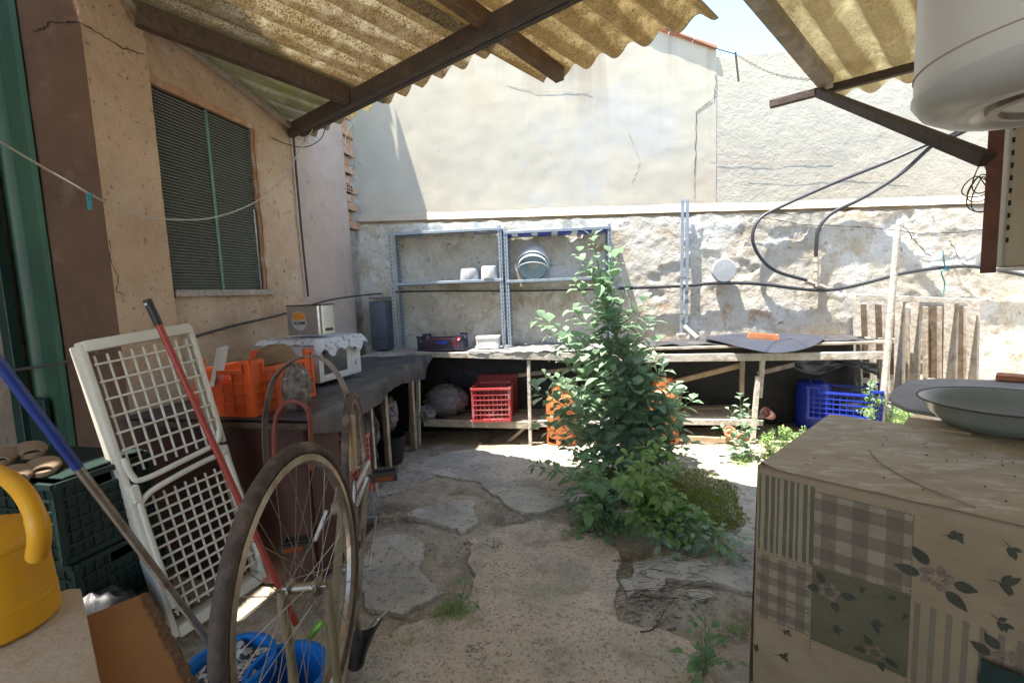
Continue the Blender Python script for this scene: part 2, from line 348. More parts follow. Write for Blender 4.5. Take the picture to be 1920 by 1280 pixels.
m_pline = mat('print_stitch', (.12, .09, .06), tuple(x*.85 for x in (.12, .09, .06)), sc=9, rough=.6, bump=.4, bsc=14, bdist=.01, layers=[((.24, .17, .1), 5, .58, .74, .35)])
m_gla = mat('print_gingham_mid', (.215, .17, .12), tuple(x*.85 for x in (.215, .17, .12)), sc=9, rough=.6, bump=.4, bsc=14, bdist=.01, layers=[((.24, .17, .1), 5, .58, .74, .35)])
m_glb = mat('print_gingham_deep', (.16, .125, .09), tuple(x*.85 for x in (.16, .125, .09)), sc=9, rough=.6, bump=.4, bsc=14, bdist=.01, layers=[((.24, .17, .1), 5, .58, .74, .35)])
m_glc = mat('print_gingham_pale', (.33, .275, .19), tuple(x*.85 for x in (.33, .275, .19)), sc=9, rough=.6, bump=.4, bsc=14, bdist=.01, layers=[((.24, .17, .1), 5, .58, .74, .35)])
m_dkgreen = plain('bottle_green_cloth', (.012, .035, .028), rough=.8)
# floor
m_dirt = mat('yard_dirt', (.52, .44, .335), (.4, .33, .24), sc=5, rough=.95, bump=.8, bsc=45, bdist=.015, layers=[((.2, .145, .09), 2.2, .5, .6, .8), ((.52, .48, .4), 34, .55, .62, .7), ((.3, .29, .2), 3.3, .52, .64, .7), ((.34, .17, .07), 4, .6, .7, .6), ((.12, .09, .06), 30, .6, .67, .6)])
m_slabp = mat('slab_pinkish', (.7, .575, .445), (.59, .48, .37), sc=4, rough=.92, bump=.7, bsc=50, layers=[((.45, .42, .31), 1.9, .52, .64, .6), ((.62, .55, .46), 6, .52, .66, .7), ((.26, .19, .14), 2.8, .56, .68, .6), ((.2, .14, .1), 70, .53, .61, .75), ((.3, .27, .19), 3.3, .5, .62, .6), ((.24, .2, .15), 9, .58, .7, .6)], crack=(3.4, .007, (.12, .09, .07)))
m_slabg = mat('slab_grey', (.58, .535, .45), (.46, .42, .345), sc=3.5, rough=.9, bump=.7, bsc=45, layers=[((.52, .42, .29), 2.2, .5, .62, .7), ((.27, .27, .25), 2.0, .5, .6, .6), ((.15, .14, .11), 26, .55, .63, .75), ((.56, .53, .45), 7, .56, .68, .7)], crack=(4, .01, (.12, .1, .08)))

# ------------------------------------------------------------------ ground
def axis(a, b, st, ext):
    n = int((b-a)/st); c = [a+st*i for i in range(n+1)]
    return [a-e for e in ext[::-1]] + c + [c[-1]+e for e in ext]
gx = axis(-2.6, 4.6, .035, (.5, 1.5, 4, 15, 60)); gy = axis(.6, 6.2, .035, (.5, 1.5, 4, 15, 60))
def gz(x, y):
    h = .013*fbm((x, y, 0), 1.3) + .006*fbm((x, y, 4), 9)
    if x > 1.2 and y > 4: h += .1*min(1, (x-1.2)*.5)*min(1, (y-4))
    return h - .012
g = MB(); g.v = [V((x, y, gz(x, y) if (-2.7 < x < 4.7 and .5 < y < 6.3) else -.012)) for x in gx for y in gy]
ny = len(gy); g.f = [(i*ny+j, (i+1)*ny+j, (i+1)*ny+j+1, i*ny+j+1) for i in range(len(gx)-1) for j in range(ny-1)]; g.m = [0]*len(g.f)
tag(obj('ground', g, m_dirt, ang=80), kind='structure')
def slab(name, pix, m, th, seed):
    P = [at(x, y, Z=0) for x, y in pix]; Q = []
    for i in range(len(P)):
        a, b = P[i], P[(i+1) % len(P)]; n = max(2, int((b-a).length/.014))
        for k in range(n):
            p = a.lerp(b, k/n); o = noise.noise_vector(V((p.x*5, p.y*5, seed)))*.03 + noise.noise_vector(V((p.x*14, p.y*14, seed)))*.016 + noise.noise_vector(V((p.x*40, p.y*40, seed)))*.009
            Q.append(V((p.x+o.x, p.y+o.y, 0)))
    bm = bmesh.new(); vs = [bm.verts.new((p.x, p.y, 0)) for p in Q]; f = bm.faces.new(vs)
    if f.normal.z < 0: f.normal_flip()
    bmesh.ops.triangulate(bm, faces=[f])
    for it in range(6):
        es = [e for e in bm.edges if e.calc_length() > .09]
        if not es: break
        bmesh.ops.subdivide_edges(bm, edges=es, cuts=1, use_grid_fill=False); bmesh.ops.triangulate(bm, faces=bm.faces[:])
    for v in bm.verts: v.co.z = th + max(-.004, .006*fbm((v.co.x, v.co.y, seed), 3.0)) + .008*fbm((v.co.x, v.co.y, seed), 1.1)
    r = bmesh.ops.extrude_face_region(bm, geom=bm.faces[:])
    for e in r['geom']:
        if isinstance(e, bmesh.types.BMVert): e.co.z -= .07
    bmesh.ops.recalc_face_normals(bm, faces=bm.faces[:])
    me = bpy.data.meshes.new(name); bm.to_mesh(me); bm.free(); me.materials.append(m)
    me.polygons.foreach_set('use_smooth', [True]*len(me.polygons)); me.set_sharp_from_angle(angle=R_(50))
    o = bpy.data.objects.new(name, me); COL.objects.link(o); return tag(o, kind='structure')
slab('pavement_slab', [(880, 1030), (905, 1008), (950, 988), (1010, 975), (1060, 985), (1100, 1000), (1150, 1022), (1166, 1048), (1155, 1080), (1158, 1110), (1148, 1135), (1165, 1165), (1200, 1178), (1245, 1182), (1290, 1205), (1320, 1245), (1345, 1300), (1370, 1420), (560, 1420), (600, 1290), (650, 1225), (760, 1180), (850, 1150), (880, 1115), (893, 1075), (880, 1052)], m_slabp, .010, 1)
slab('pavement_slab', [(770, 868), (850, 846), (1000, 840), (1090, 870), (1140, 920), (1075, 945), (1030, 958), (985, 968), (945, 945), (900, 905), (820, 890), (745, 925), (700, 935), (735, 895)], m_slabg, .008, 2)
slab('pavement_slab', [(757, 968), (790, 955), (850, 945), (890, 940), (894, 985), (872, 1004), (835, 988), (790, 978)], m_slabg, .016, 3)
slab('pavement_slab', [(1010, 838), (1250, 835), (1410, 850), (1440, 930), (1470, 1100), (1410, 1110), (1330, 1090), (1300, 1060), (1390, 1000), (1350, 930), (1250, 900), (1120, 880)], m_slabg, .008, 4)
slab('pavement_slab', [(1190, 1060), (1260, 1040), (1330, 1055), (1370, 1090), (1340, 1095), (1255, 1090), (1240, 1120), (1190, 1100)], m_slabg, .010, 5)
slab('pavement_slab', [(700, 1010), (760, 1000), (800, 1030), (790, 1075), (830, 1110), (760, 1150), (690, 1140), (670, 1080)], m_slabg, .006, 6)
slab('pavement_slab', [(1165, 1090), (1190, 1085), (1205, 1105), (1180, 1120)], m_slabg, .008, 7)
slab('pavement_slab', [(880, 1012), (915, 1000), (935, 1012), (925, 1035), (890, 1035)], m_slabp, .014, 8)
slab('pavement_slab', [(1290, 1110), (1330, 1105), (1350, 1125), (1310, 1135)], m_slabg, .010, 9)
pb = MB()
for i in range(900):
    x, y = random.choice([(RN(1160, 1390), RN(1070, 1250)), (RN(700, 900), RN(980, 1180)), (RN(690, 1400), RN(860, 1240)), (RN(1170, 1270), RN(1100, 1180)), (RN(930, 1080), RN(950, 985))])
    p = at(x, y, Z=0); r = RN(.003, .010)*(1.6 if random.random() < .1 else 1)
    mx = Matrix.Rotation(RN(0, 6), 3, 'Z') @ Matrix.Diagonal((RN(.8, 1.5), RN(.6, 1), RN(.4, .7)))
    bmv = []
    pb.lathe([(0, -r), (r*.7, -r*.7), (r, 0), (r*.72, r*.6), (0, r*.75)], (p.x, p.y, .004), 6, Mx=mx)
tag(obj('pebbles', pb, mat('pebble', (.4, .37, .32), (.26, .22, .18), sc=3, rough=.9, bump=.2), ang=60), 'small loose pebbles and crumbs of mortar over the yard floor', 'pebbles', kind='stuff')

# ------------------------------------------------------------------ back wall
bw = thing('back_wall', 'tall sunlit boundary wall, white render above and crumbling lime rubble below', 'wall', tuple(WO), TH)
def Lz(u): return 2.30 - .023*u
def upg(u0, u1, z1, off, seed):
    def fn(a, b):
        u = u0+(u1-u0)*a; zt_ = z1+(.42*(3.74-u) if u1 < 4 else 0); z = (Lz(u)-.05) + (zt_-(Lz(u)-.05))*b
        e = .003*fbm((u, z, seed), 1.1) + .0022*fbm((u, z, seed), 7)
        zz = z + (.012*fbm((u, seed, 0), 6) if b == 1 else 0)
        return W(u, off+e, zz)
    return fn
q = MB().grid(upg(-.3, 3.74, 3.80, .005, 1), 110, 70); q.wb(-.3, 3.73, -.25, -.03, 1.9, 3.78); obj('upper_render', q, m_up, bw, ang=60)
q = MB().grid(upg(3.742, 9.5, 3.74, .0, 2), 150, 50); q.wb(3.75, 9.5, -.25, -.03, 1.9, 3.72); obj('upper_render', q, m_up2, bw, ang=60)
q = MB().grid(lambda a, b: W(-.3+9.8*a, .055*(1-b)+.012+.012*fbm((a*30, b, 0), 1), Lz(-.3+9.8*a)+(.012 if b < .5 else .10+.02*fbm((a*12, 3, 0), 1)) - .0), 200, 1); obj('ledge', q, m_ledge, bw, ang=70)
q = MB(); q.grid(lambda a, b: W(-.3+9.8*a, .05-.02*b+.012*fbm((a*30, b, 0), 1), Lz(-.3+9.8*a)-.1+.11*b), 200, 2); obj('ledge', q, m_ledge, bw, ang=70)
def lowfn(a, b):
    u = -.3+9.8*a; z = -.15 + (Lz(u)+.12)*b + (.03*fbm((u, 7, 0), 4) if b > .99 else 0)
    e = .010*fbm((u, z, 5), 1.6, 5) + .008*abs(fbm((u, z, 9), 4.5, 5)) + .005*fbm((u, z, 2), 18, 3) - .014*(1 if fbm((u, z, 31), 2.6, 3) > .42 else 0)
    c = noise.cell(V((0, 0, 0)))
    return W(u, .085+e, z)
obj('lower_rubble', MB().grid(lowfn, 380, 100), m_low, bw, ang=60)
q = MB()
if 1:
    pass
for k in range(14):
    u = 3.05 - .3*k*.0
q = MB()
for k in range(17):
    u = -.2 + .232*k; q.beam(W(u, -.12, 3.82+.42*(3.74-u)), W(u+.226, -.12, 3.82+.42*(3.74-u-.226)), .32, .03)
obj('coping_tiles', q, m_terra, bw, bev=.004)
# crack at the step, thin dark lines
def crackline(pix, off, r=.004, jit=.008):
    r *= .6
    pts = []
    P = [atw(x, y, off) for x, y in pix]
    for i in range(len(P)-1):
        n = 8
        for k in range(n):
            p = P[i].lerp(P[i+1], k/n); pts.append(p + WU*RN(-jit, jit) + V((0, 0, RN(-jit, jit)*.5)))
    pts.append(P[-1]); return MB().tube(pts, [r*RN(.4, 1.3) for _ in pts], 5)
obj('crack', crackline([(1343, 140), (1340, 185), (1320, 198), (1306, 210), (1305, 260), (1303, 330), (1302, 372)], .010), m_crack, bw)
for pts in ([(950, 160), (1010, 172), (1060, 170), (1110, 176)], [(840, 395), (930, 400), (980, 388), (1060, 392)], [(1330, 300), (1420, 302), (1560, 300)], [(1400, 330), (1480, 336), (1600, 330), (1700, 338)], [(1180, 250), (1200, 300), (1185, 340)]): obj('crack', crackline(pts, .009, .0022, .012), m_ledge, bw)
for pts in ([(1440, 395), (1480, 402), (1560, 392), (1660, 396), (1730, 388), (1850, 385)], [(1380, 402), (1440, 410), (1500, 420), (1640, 428), (1740, 440), (1850, 430)], [(1690, 420), (1700, 430), (1730, 470), (1745, 480)], [(1780, 450), (1800, 490), (1820, 510)]):
    obj('crack', crackline(pts, .125, .006, .014), m_crack, bw)

# ------------------------------------------------------------------ left building wall
XL = -2.556
lw = thing('house_wall', 'peach rendered side wall of the house with a screened window, left of the yard', 'wall', (XL, 3.5, 0))
wy0, wy1, wz0, wz1 = 2.5, 3.355, 1.575, 2.80
def lfn(y0, y1, z0, z1, off, seed, rag=0):
    def fn(a, b):
        y = y0+(y1-y0)*a; z = z0+(z1-z0)*b
        return V((XL+off+.006*fbm((y, z, seed), 3)+.003*fbm((y, z, seed), 14), y + (rag*fbm((z, seed, 0), 5) if a in (0, 1) and rag else 0), z))
    return fn
def edge(z): return .012*fbm((z, 1, 0), 7)+.02*fbm((z, 3, 0), 2.2)
q = MB()
q.grid(lfn(2.48, 3.83, -.1, wz0, -.02, 1), 50, 50); q.grid(lfn(2.48, 3.83, wz1, 5.3, -.02, 2), 50, 60)
q.grid(lambda a, b: V((XL-.02+.006*fbm((a, b, 3), 3), (wy1+edge(wz0+(wz1-wz0)*b))*(1-a)+3.83*a, wz0+(wz1-wz0)*b)), 20, 60)
q.grid(lambda a, b: V((XL-.02+.004*fbm((a, b*3, 3), 3), 2.48*(1-a)+(wy0+.015+.4*edge(wz0+(wz1-wz0)*b+5))*a, wz0+(wz1-wz0)*b)), 2, 40)
obj('wall', q, m_left, lw, ang=60)
obj('wall', MB().grid(lfn(3.832, 4.72, -.1, 5.3, -.035, 4), 36, 150), m_leftp, lw, ang=60)
q = MB().grid(lfn(-2.5, 2.4, -.1, 5.3, -.6, 8), 20, 20); q.bb((XL-1.2, 2.45, -.1), (XL-.16, 5.3, 5.25)); obj('wall', q, m_leftp, lw)
q = MB(); q.grid(lambda a, b: V((XL+.006+.02*(1-a)*0+.006*min(1, a*4)*fbm((a*1.1, b*16, 6), 1), 2.13+.36*a, -.1+5.4*b)), 14, 160); obj('pillar_side', q, m_left, lw, ang=60)
q = MB(); q.grid(lambda a, b: V((XL+.006-.40*a, 2.13+.004*min(1, a*4)*fbm((a*3, b*20, 1), 2), -.1+5.4*b)), 14, 160); obj('pillar_front', q, m_pil, lw, ang=60)
# reveals
q = MB()
q.grid(lambda a, b: V((XL-.02-.11*a, wy1+edge(wz0+(wz1-wz0)*b)+.004*fbm((a*3, b*20, 1), 2)-.0, wz0+(wz1-wz0)*b)), 3, 60)
q.grid(lambda a, b: V((XL-.02-.11*a, wy0+.015+.4*edge(wz0+(wz1-wz0)*b+5), wz0+(wz1-wz0)*b)), 3, 40)
q.grid(lambda a, b: V((XL-.02-.11*a, wy0+(wy1-wy0+.03)*b, wz1)), 2, 10)
obj('window_reveal', q, m_brick, lw)
q = MB(); q.grid(lambda a, b: V((XL-.012+.004*fbm((a*4, b*30, 7), 2), wy0+(wy1-wy0+.02)*b, wz1-.012+.05*a+.01*fbm((b*14, a, 0), 1))), 3, 40)
q.grid(lambda a, b: V((XL-.010+.004*fbm((a*4, b*30, 7), 2), wy1+edge(wz0+(wz1-wz0)*b)+.022*a*(1+fbm((b*11, 2, 0), 1))-.002, wz0+(wz1-wz0)*b)), 3, 60)
obj('brick_edge', q, m_brick, lw, ang=60)
sl_ = MB().bb((XL-.14, wy0+.01, wz0-.03), (XL+.012, wy1+.05, wz0+.012)); obj('window_sill', sl_, m_mortar, lw, bev=.004)
wn = MB(); wn.bb((XL-.075, wy0-.02, wz0), (XL-.065, wy1+.06, wz1)); wob = obj('window_screen', wn, m_screenb, lw)
q = MB(); n = 62
for k in range(n):
    z = wz0+.015+(wz1-wz0-.02)*k/n
    q.box((XL-.055, (wy0+wy1)/2+.02, z), (.016, wy1-wy0+.07, .0085), Matrix.Rotation(R_(35), 3, 'Y'))
obj('slats', q, m_slat, wob)
obj('light_strip', MB().bb((XL-.047, 2.93, wz0+.01), (XL-.044, 2.955, wz1)), m_screeng, wob)
obj('side_frame', MB().bb((XL-.07, wy1-.045, wz0+.01), (XL-.040, wy1-.03, wz0+.62)), m_alu, wob)
# broken corner bricks
q = MB(); q2 = MB(); q3 = MB(); z = 2.22; i = 0
while z < 3.6:
    h = .075
    if i % 2 == 0:
        y0_ = 4.715; q.bb((XL-.13, y0_, z), (XL-.04+RN(0, .02), 4.93+RN(-.03, .05), z+h))
        if 1.6 < z < 3.05:
            yy = 4.715
            q2.bb((XL-.10, yy-.0006, z-.0), (XL-.036, yy+.14, z+h))
            for a in range(3):
                for b_ in range(2): q3.bb((XL-.0345, yy+.018+a*.042, z+.012+b_*.033), (XL-.0335, yy+.018+a*.042+.026, z+.012+b_*.033+.021))
    else: q.bb((XL-.13, 4.715, z), (XL-.05-RN(0, .02), 4.9+RN(-.02, .06), z+h))
    z += .095; i += 1
br = obj('broken_bricks', q, m_brick, lw, bev=.004); obj('brick_end', q2, m_brick, lw, bev=.002); obj('brick_holes', q3, m_dark, lw)
q = MB(); q.grid(lambda a, b: V((XL-.085+.06*a*a+.03*fbm((a*3, b*40, 1), 1.5, 5), 4.71+.33*a+.03*fbm((b*30, a*3, 5), 1), -.1+5.4*b)), 10, 160); obj('mortar', q, m_mortar, lw, ang=60)
q = MB(); q.grid(lambda a, b: V((XL-.1+.16*a, 5.03-.02*a+.02*fbm((b*30, a*3, 9), 1.3, 5), -.1+2.6*b)), 6, 100); obj('mortar', q, m_low, lw, ang=60)
def wallcrack(pix, X=None, Y=None, r=.0035, par=lw):
    r *= .75
    P = [at(x, y, X=X, Y=Y) for x, y in pix]; pts = []
    for i in range(len(P)-1):
        for k in range(6):
            p = P[i].lerp(P[i+1], k/6); pts.append(p+V((0 if X else RN(-.004, .004), 0 if Y else RN(-.004, .004), RN(-.006, .006))))
    pts.append(P[-1]); obj('crack', MB().tube(pts, [r*RN(.5, 1.3) for _ in pts], 5), m_crack, par)
wallcrack([(150, 42), (190, 66), (230, 90), (270, 102)], X=XL+.012); wallcrack([(60, 58), (82, 55), (92, 43), (120, 41), (148, 42)], Y=2.124)
wallcrack([(205, 450), (208, 490), (222, 520), (218, 545), (235, 555)], X=XL+.012, r=.0025)
obj('cable', MB().tube([at(549, 240, X=XL+.01), at(556, 330, X=XL+.01), at(566, 440, X=XL+.01), at(578, 556, X=XL+.01)], .009, 6), m_wire, lw)

# green door
gd = thing('metal_door', 'dark green ribbed sheet metal door beside the brown pillar', 'door', (-3.3, 2.05, 0))
def door(x0, x1, y, m, nm, ph=0):
    q = MB().grid(lambda a, b: V((x0+(x1-x0)*a, y-.018*max(-1, min(1, 2.2*math.sin(a*(x1-x0)*52+ph))), -.02+3.3*b)), 90, 2); return obj(nm, q, m, gd, ang=40)
door(-4.6, -2.925, 2.10, m_green, 'panel'); 
obj('frame', MB().bb((-3.16, 2.00, 0), (-3.10, 2.05, 3.2)), m_greend, gd, bev=.003)
obj('lower_panel', MB().bb((-4.2, 2.03, 0), (-2.98, 2.055, 1.02)), m_greend, gd, bev=.003)

# right building wall (outside the frame, carries heater and roof; white to bounce light)
hw = thing('rendered_wall', 'plain rendered wall behind the water heater at the right', 'wall', (1.9, 1.2, 0))
mA = Matrix((AX.normalized(), V((-.776, .614, 0)).normalized(), V((0, 0, 1)))).transposed()
q = MB().box(V((1.55, .35, 1.7)) + AX*1.2, (7.5, .2, 3.6), mA); obj('wall', q, m_white, hw)

# ------------------------------------------------------------------ roof
def sheet(nm, s0, s1, t0, t1, off, m, label, seed=0, amp=.031):
    def fn(a, b):
        s = s0+(s1-s0)*a; t = t0+(t1-t0)*b
        rag = .012*fbm((s, seed, 0), 9) if b == 1 else 0
        return RP(s, t+rag, off - amp*math.cos(2*math.pi*(s-2.09)/.2) + .004*fbm((s, t, seed), 2))
    q = MB().grid(fn, int((s1-s0)/.2*12), 24, .007)
    return tag(obj(nm, q, m, ang=50), label, 'roof sheet', 'corrugated roof sheets')
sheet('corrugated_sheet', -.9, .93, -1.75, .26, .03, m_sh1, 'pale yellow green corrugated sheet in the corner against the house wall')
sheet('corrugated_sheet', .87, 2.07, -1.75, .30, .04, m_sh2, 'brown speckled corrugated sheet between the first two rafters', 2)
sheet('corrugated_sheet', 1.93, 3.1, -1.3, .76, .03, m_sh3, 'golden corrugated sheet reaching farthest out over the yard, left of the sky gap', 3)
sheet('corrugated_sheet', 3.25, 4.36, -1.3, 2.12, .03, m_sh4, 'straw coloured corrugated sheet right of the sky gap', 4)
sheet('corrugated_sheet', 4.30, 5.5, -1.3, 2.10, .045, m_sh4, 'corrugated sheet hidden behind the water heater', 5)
sheet('corrugated_sheet', 3.0, 3.45, -1.3, .45, .09, m_sh4, 'unseen narrow corrugated strip added above the frame to block sun through the gap', 6)  # added out of view so no sun strip falls through the gap
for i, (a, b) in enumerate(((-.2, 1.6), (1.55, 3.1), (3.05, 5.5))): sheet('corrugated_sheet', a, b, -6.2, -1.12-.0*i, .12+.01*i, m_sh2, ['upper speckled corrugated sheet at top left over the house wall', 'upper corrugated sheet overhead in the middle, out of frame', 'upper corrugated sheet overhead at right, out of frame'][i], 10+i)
def rafter(s, t0, t1, w, h, off, label, m=m_woodd):
    q = MB(); n = 14
    for i in range(1): q.beam(RP(s, t0, off), RP(s, t1, off), w, h)
    o = obj('roof_rafter', q, m, bev=.005); return tag(o, label, 'rafter', 'wooden roof rafters')
rafter(.9, -1.25, -.04, .075, .12, -.065, 'dark wooden rafter under the speckled sheet, first from the house wall')
rafter(2.16, -4, .66, .07, .09, -.045, 'middle wooden rafter running out to the golden sheet edge', mat('wood_mid', (.2, .12, .07), (.11, .06, .035), sc=6, rough=.85, bump=.4, layers=[((.3, .27, .24), 3, .55, .68, .6)]))
rafter(3.335, -4, 1.74, .075, .08, -.045, 'greyish wooden rafter under the sheet right of the sky gap', m_woodg)
wp_ = MB().beam((XL+.02, 1.2, 3.36), (XL+.02, 3.84, 2.93), .04, .035); tag(obj('wall_plate', wp_, m_woodg, bev=.004), 'thin grey batten along the sloping top of the house wall', 'batten')
pu = thing('roof_purlin', 'long brown steel beam crossing under the left roof sheets', 'steel beam', tuple(RP(0, 0)), group='steel roof beams')
q = MB().beam(RP(-.02, -.01, -.075), RP(5.5, -.01, -.075), .06, .1); obj('web', q, m_rust, pu, bev=.003)
q = MB().beam(RP(.0, .075, -.085), RP(5.5, .075, -.085), .045, .02); obj('lip', q, m_rust, pu, bev=.003)
p2 = MB().beam(RP(2.98, 1.80, -.055), RP(5.5, 1.80, -.055), .045, .05); tag(obj('roof_purlin', p2, m_rust, bev=.003), 'short rusty steel beam sticking out at the sky gap under the right sheet', 'steel beam', 'steel roof beams')
PX = 1.46; PY = 2.2
br_ = MB().beam(RP(3.3, 1.72, -.10), at(1852, 300, Y=PY), .05, .05); tag(obj('steel_brace', br_, m_rust, bev=.003), 'brown steel brace slanting down from the roof to the hanging post', 'brace')
pb_ = at(1852, 512, Y=PY); pt_ = at(1866, 240, Y=PY)
q = MB(); q.beam(pb_, pb_+(pt_-pb_)*1.5, .008, .05, (0, 1, 0)); 
q = MB(); H_ = .9
q.box(pb_+V((0, 0, H_/2)), (.045, .006, H_), Matrix.Rotation(R_(-30), 3, 'Z')); q.box(pb_+V((.024, .03, H_/2)), (.006, .06, H_), Matrix.Rotation(R_(-10), 3, 'Z'))
tag(obj('hanging_post', q, m_rustr, bev=.001), 'rusty red angle iron post hanging beside the beige cabinet', 'steel post')
cb = thing('wall_cabinet', 'beige metal cabinet hung behind the rusty post at the right edge', 'cabinet', tuple(pb_))
mB = Matrix((V((.86, -.5, 0)), V((.5, .86, 0)), V((0, 0, 1)))).transposed()
q = MB().box(pb_+mB @ V((.40, .1, .42)), (.72, .3, .80), mB); obj('body', q, m_beige, cb, bev=.006)
q = MB().box(pb_+mB @ V((.40, .1, .012)), (.74, .32, .012), mB); obj('bottom_rail', q, m_white, cb, bev=.003)
q = MB()
for k in range(16): q.box(pb_+mB @ V((.043, -.053, .12+k*.045)), (.008, .004, .018), mB)
obj('slots', q, m_dark, cb)

# ------------------------------------------------------------------ water heater
hc = V((.785, 1.0, 0))
wh = thing('water_heater', 'white enamelled cylindrical water heater hanging at the top right corner', 'water heater', (hc.x, hc.y, 1.835))
zb = 1.835; rr = .215
q = MB().lathe([(rr, zb+.9), (rr, zb+.02), (rr-.001, zb), (rr-.006, zb-.010), (rr-.014, zb-.02)], hc, 72); obj('tank', q, m_heat, wh, ang=30)
q = MB().lathe([(rr-.002, zb-.004), (rr+.003, zb-.006), (rr+.003, zb-.014), (rr-.012, zb-.036), (rr-.04, zb-.052), (rr-.075, zb-.056), (rr-.085, zb-.052), (rr-.095, zb-.046), (.05, zb-.05), (.001, zb-.05)], hc, 72); obj('bottom_cap', q, plain('heater_cap', (.5, .5, .48), rough=.3, var=.95, bump=.02), wh, ang=40)
q = MB().lathe([(rr-.10, zb-.044), (rr-.105, zb-.055), (rr-.12, zb-.056), (rr-.125, zb-.047)], hc, 64); obj('trim_ring', q, m_chrome, wh)
obj('seam', MB().tube([hc+V(((rr+.0005)*math.cos(a), (rr+.0005)*math.sin(a), zb+.03)) for a in [2*math.pi*k/96 for k in range(96)]], .0016, 5, closed=True), m_beige, wh)

# ------------------------------------------------------------------ shelving units
def so(x, y, off): return uz(x, y, off)
OF = .36
TB = .93
uA, zt = so(727, 437, OF); uB, _ = so(942, 437, OF); uC, zt2 = so(1146, 432, OF)
zs, = (so(735, 531, OF)[1],)
def shelving(u0, u1, zt, zs, label, u0post=True):
    t = thing('shelving_unit', label, 'shelving', tuple(W(u0, OF, TB)), TH, 'slotted metal shelving units')
    def post(u, o, sgn):
        q = MB(); q.wb(u, u+sgn*.035, o-.001, o+.001, TB, zt+.02); q.wb(u, u+sgn*.002, o-.001, o-.036 if o > .2 else o+.036, TB, zt+.02)
        p = obj('post', q, m_galv, t)
        s_ = MB(); z = TB+.03
        while z < zt-.02:
            s_.wb(u+sgn*.011, u+sgn*.019, o-.0018, o+.0018, z, z+.022); z += .04
        obj('slots', s_, m_dark, p)
    for u, sg in ((u0, 1), (u1, -1)): post(u, OF, sg); post(u, .09, sg)
    for z, nm in ((zt, 'shelf'), (zs, 'shelf')):
        q = MB(); q.wb(u0+.003, u1-.003, .09, OF+.002, z-.003, z); q.wb(u0+.003, u1-.003, OF+.0025, OF+.0045, z-.026, z); q.wb(u0+.003, u1-.003, .089, .091, z-.03, z-.004)
        obj(nm, q, m_galv, t, bev=.001)
    return t
shelving(uA, uB-.012, zt, zs, 'left bay of grey slotted metal shelving, next to the wall corner')
shelving(uB+.012, uC, (zt+zt2)/2, zs-.02, 'right bay of grey slotted metal shelving, behind the tall weed')
# blue white striped cloth strip under the top of right bay
q = MB(); q.wb(uB+.04, uC-.05, .12, .345, zt-.085, zt-.045); a_ = obj('folded_awning', q, m_blue); tag(a_, 'blue and white striped folded cloth under the top of the right shelving bay', 'cloth')
q = MB()
for k in range(6): q.wb(uB+.09+k*.2, uB+.15+k*.2, .118, .348, zt-.088, zt-.043)
tag(obj('stripes', q, m_white, a_), 'white stripes')
print('shelf', uA, uB, uC, zt, zt2, zs)

# tubs on middle shelf
def tub(nm, x, off, r, h, m, label, sx=1, group=None):
    u, z = so(x, 527, off); c = W(u, off, zs+.003)
    q = MB().lathe([(r*.97, 0), (r, .01), (r*.93, h*.85), (r*.88, h*.97), (r*.8, h)], c, 32, sx=sx); o = obj(nm, q, m); o_ = tag(o, label, 'tub', group); return o
tub('plastic_tub', 881, .26, .10, .115, plain('tub_grey', (.5, .52, .55), rough=.4), 'greyish plastic tub upside down on the left bay shelf', group='upturned tubs on the shelf')
tub('plastic_tub', 918, .30, .085, .13, m_white, 'brighter white plastic tub beside the middle shelving post', group='upturned tubs on the shelf')
# stacked buckets lying
u_, _ = so(1000, 527, .26); bc = W(u_, .25, zs+.12)
bk = thing('bucket_stack', 'nested white and pale blue buckets lying on the right shelving bay', 'buckets', tuple(W(u_, .25, zs)))
mr = Matrix.Rotation(TH, 3, 'Z') @ Matrix.Rotation(R_(130), 3, 'X')
def lbk(off, r, m, nm):
    c = bc + mr @ V((0, 0, off))
    q = MB().lathe([(r*.78, -.2), (r, 0), (r*1.06, 0), (r*1.06, .02), (r*1.0, .02), (r*.97, 0), (r*.75, -.17), (0.001, -.17)], c, 36, Mx=mr); return obj(nm, q, m, bk, ang=40)
lbk(.02, .15, m_lblue, 'inner_bucket'); lbk(-.035, .16, m_white, 'outer_bucket')
pts = [bc + mr @ V((.15*math.cos(a), .15*math.sin(a)*1, .05+.09*math.sin(a/1))) for a in [math.pi*k/16 for k in range(17)]]
obj('handle', MB().tube(pts, .004, 6), m_white, bk)
pts = [bc + mr @ V((.15*math.cos(a), -.15*abs(math.sin(a)), .04)) for a in [math.pi*k/16 for k in range(17)]]
obj('handle', MB().tube(pts, .004, 6), m_wire, bk)

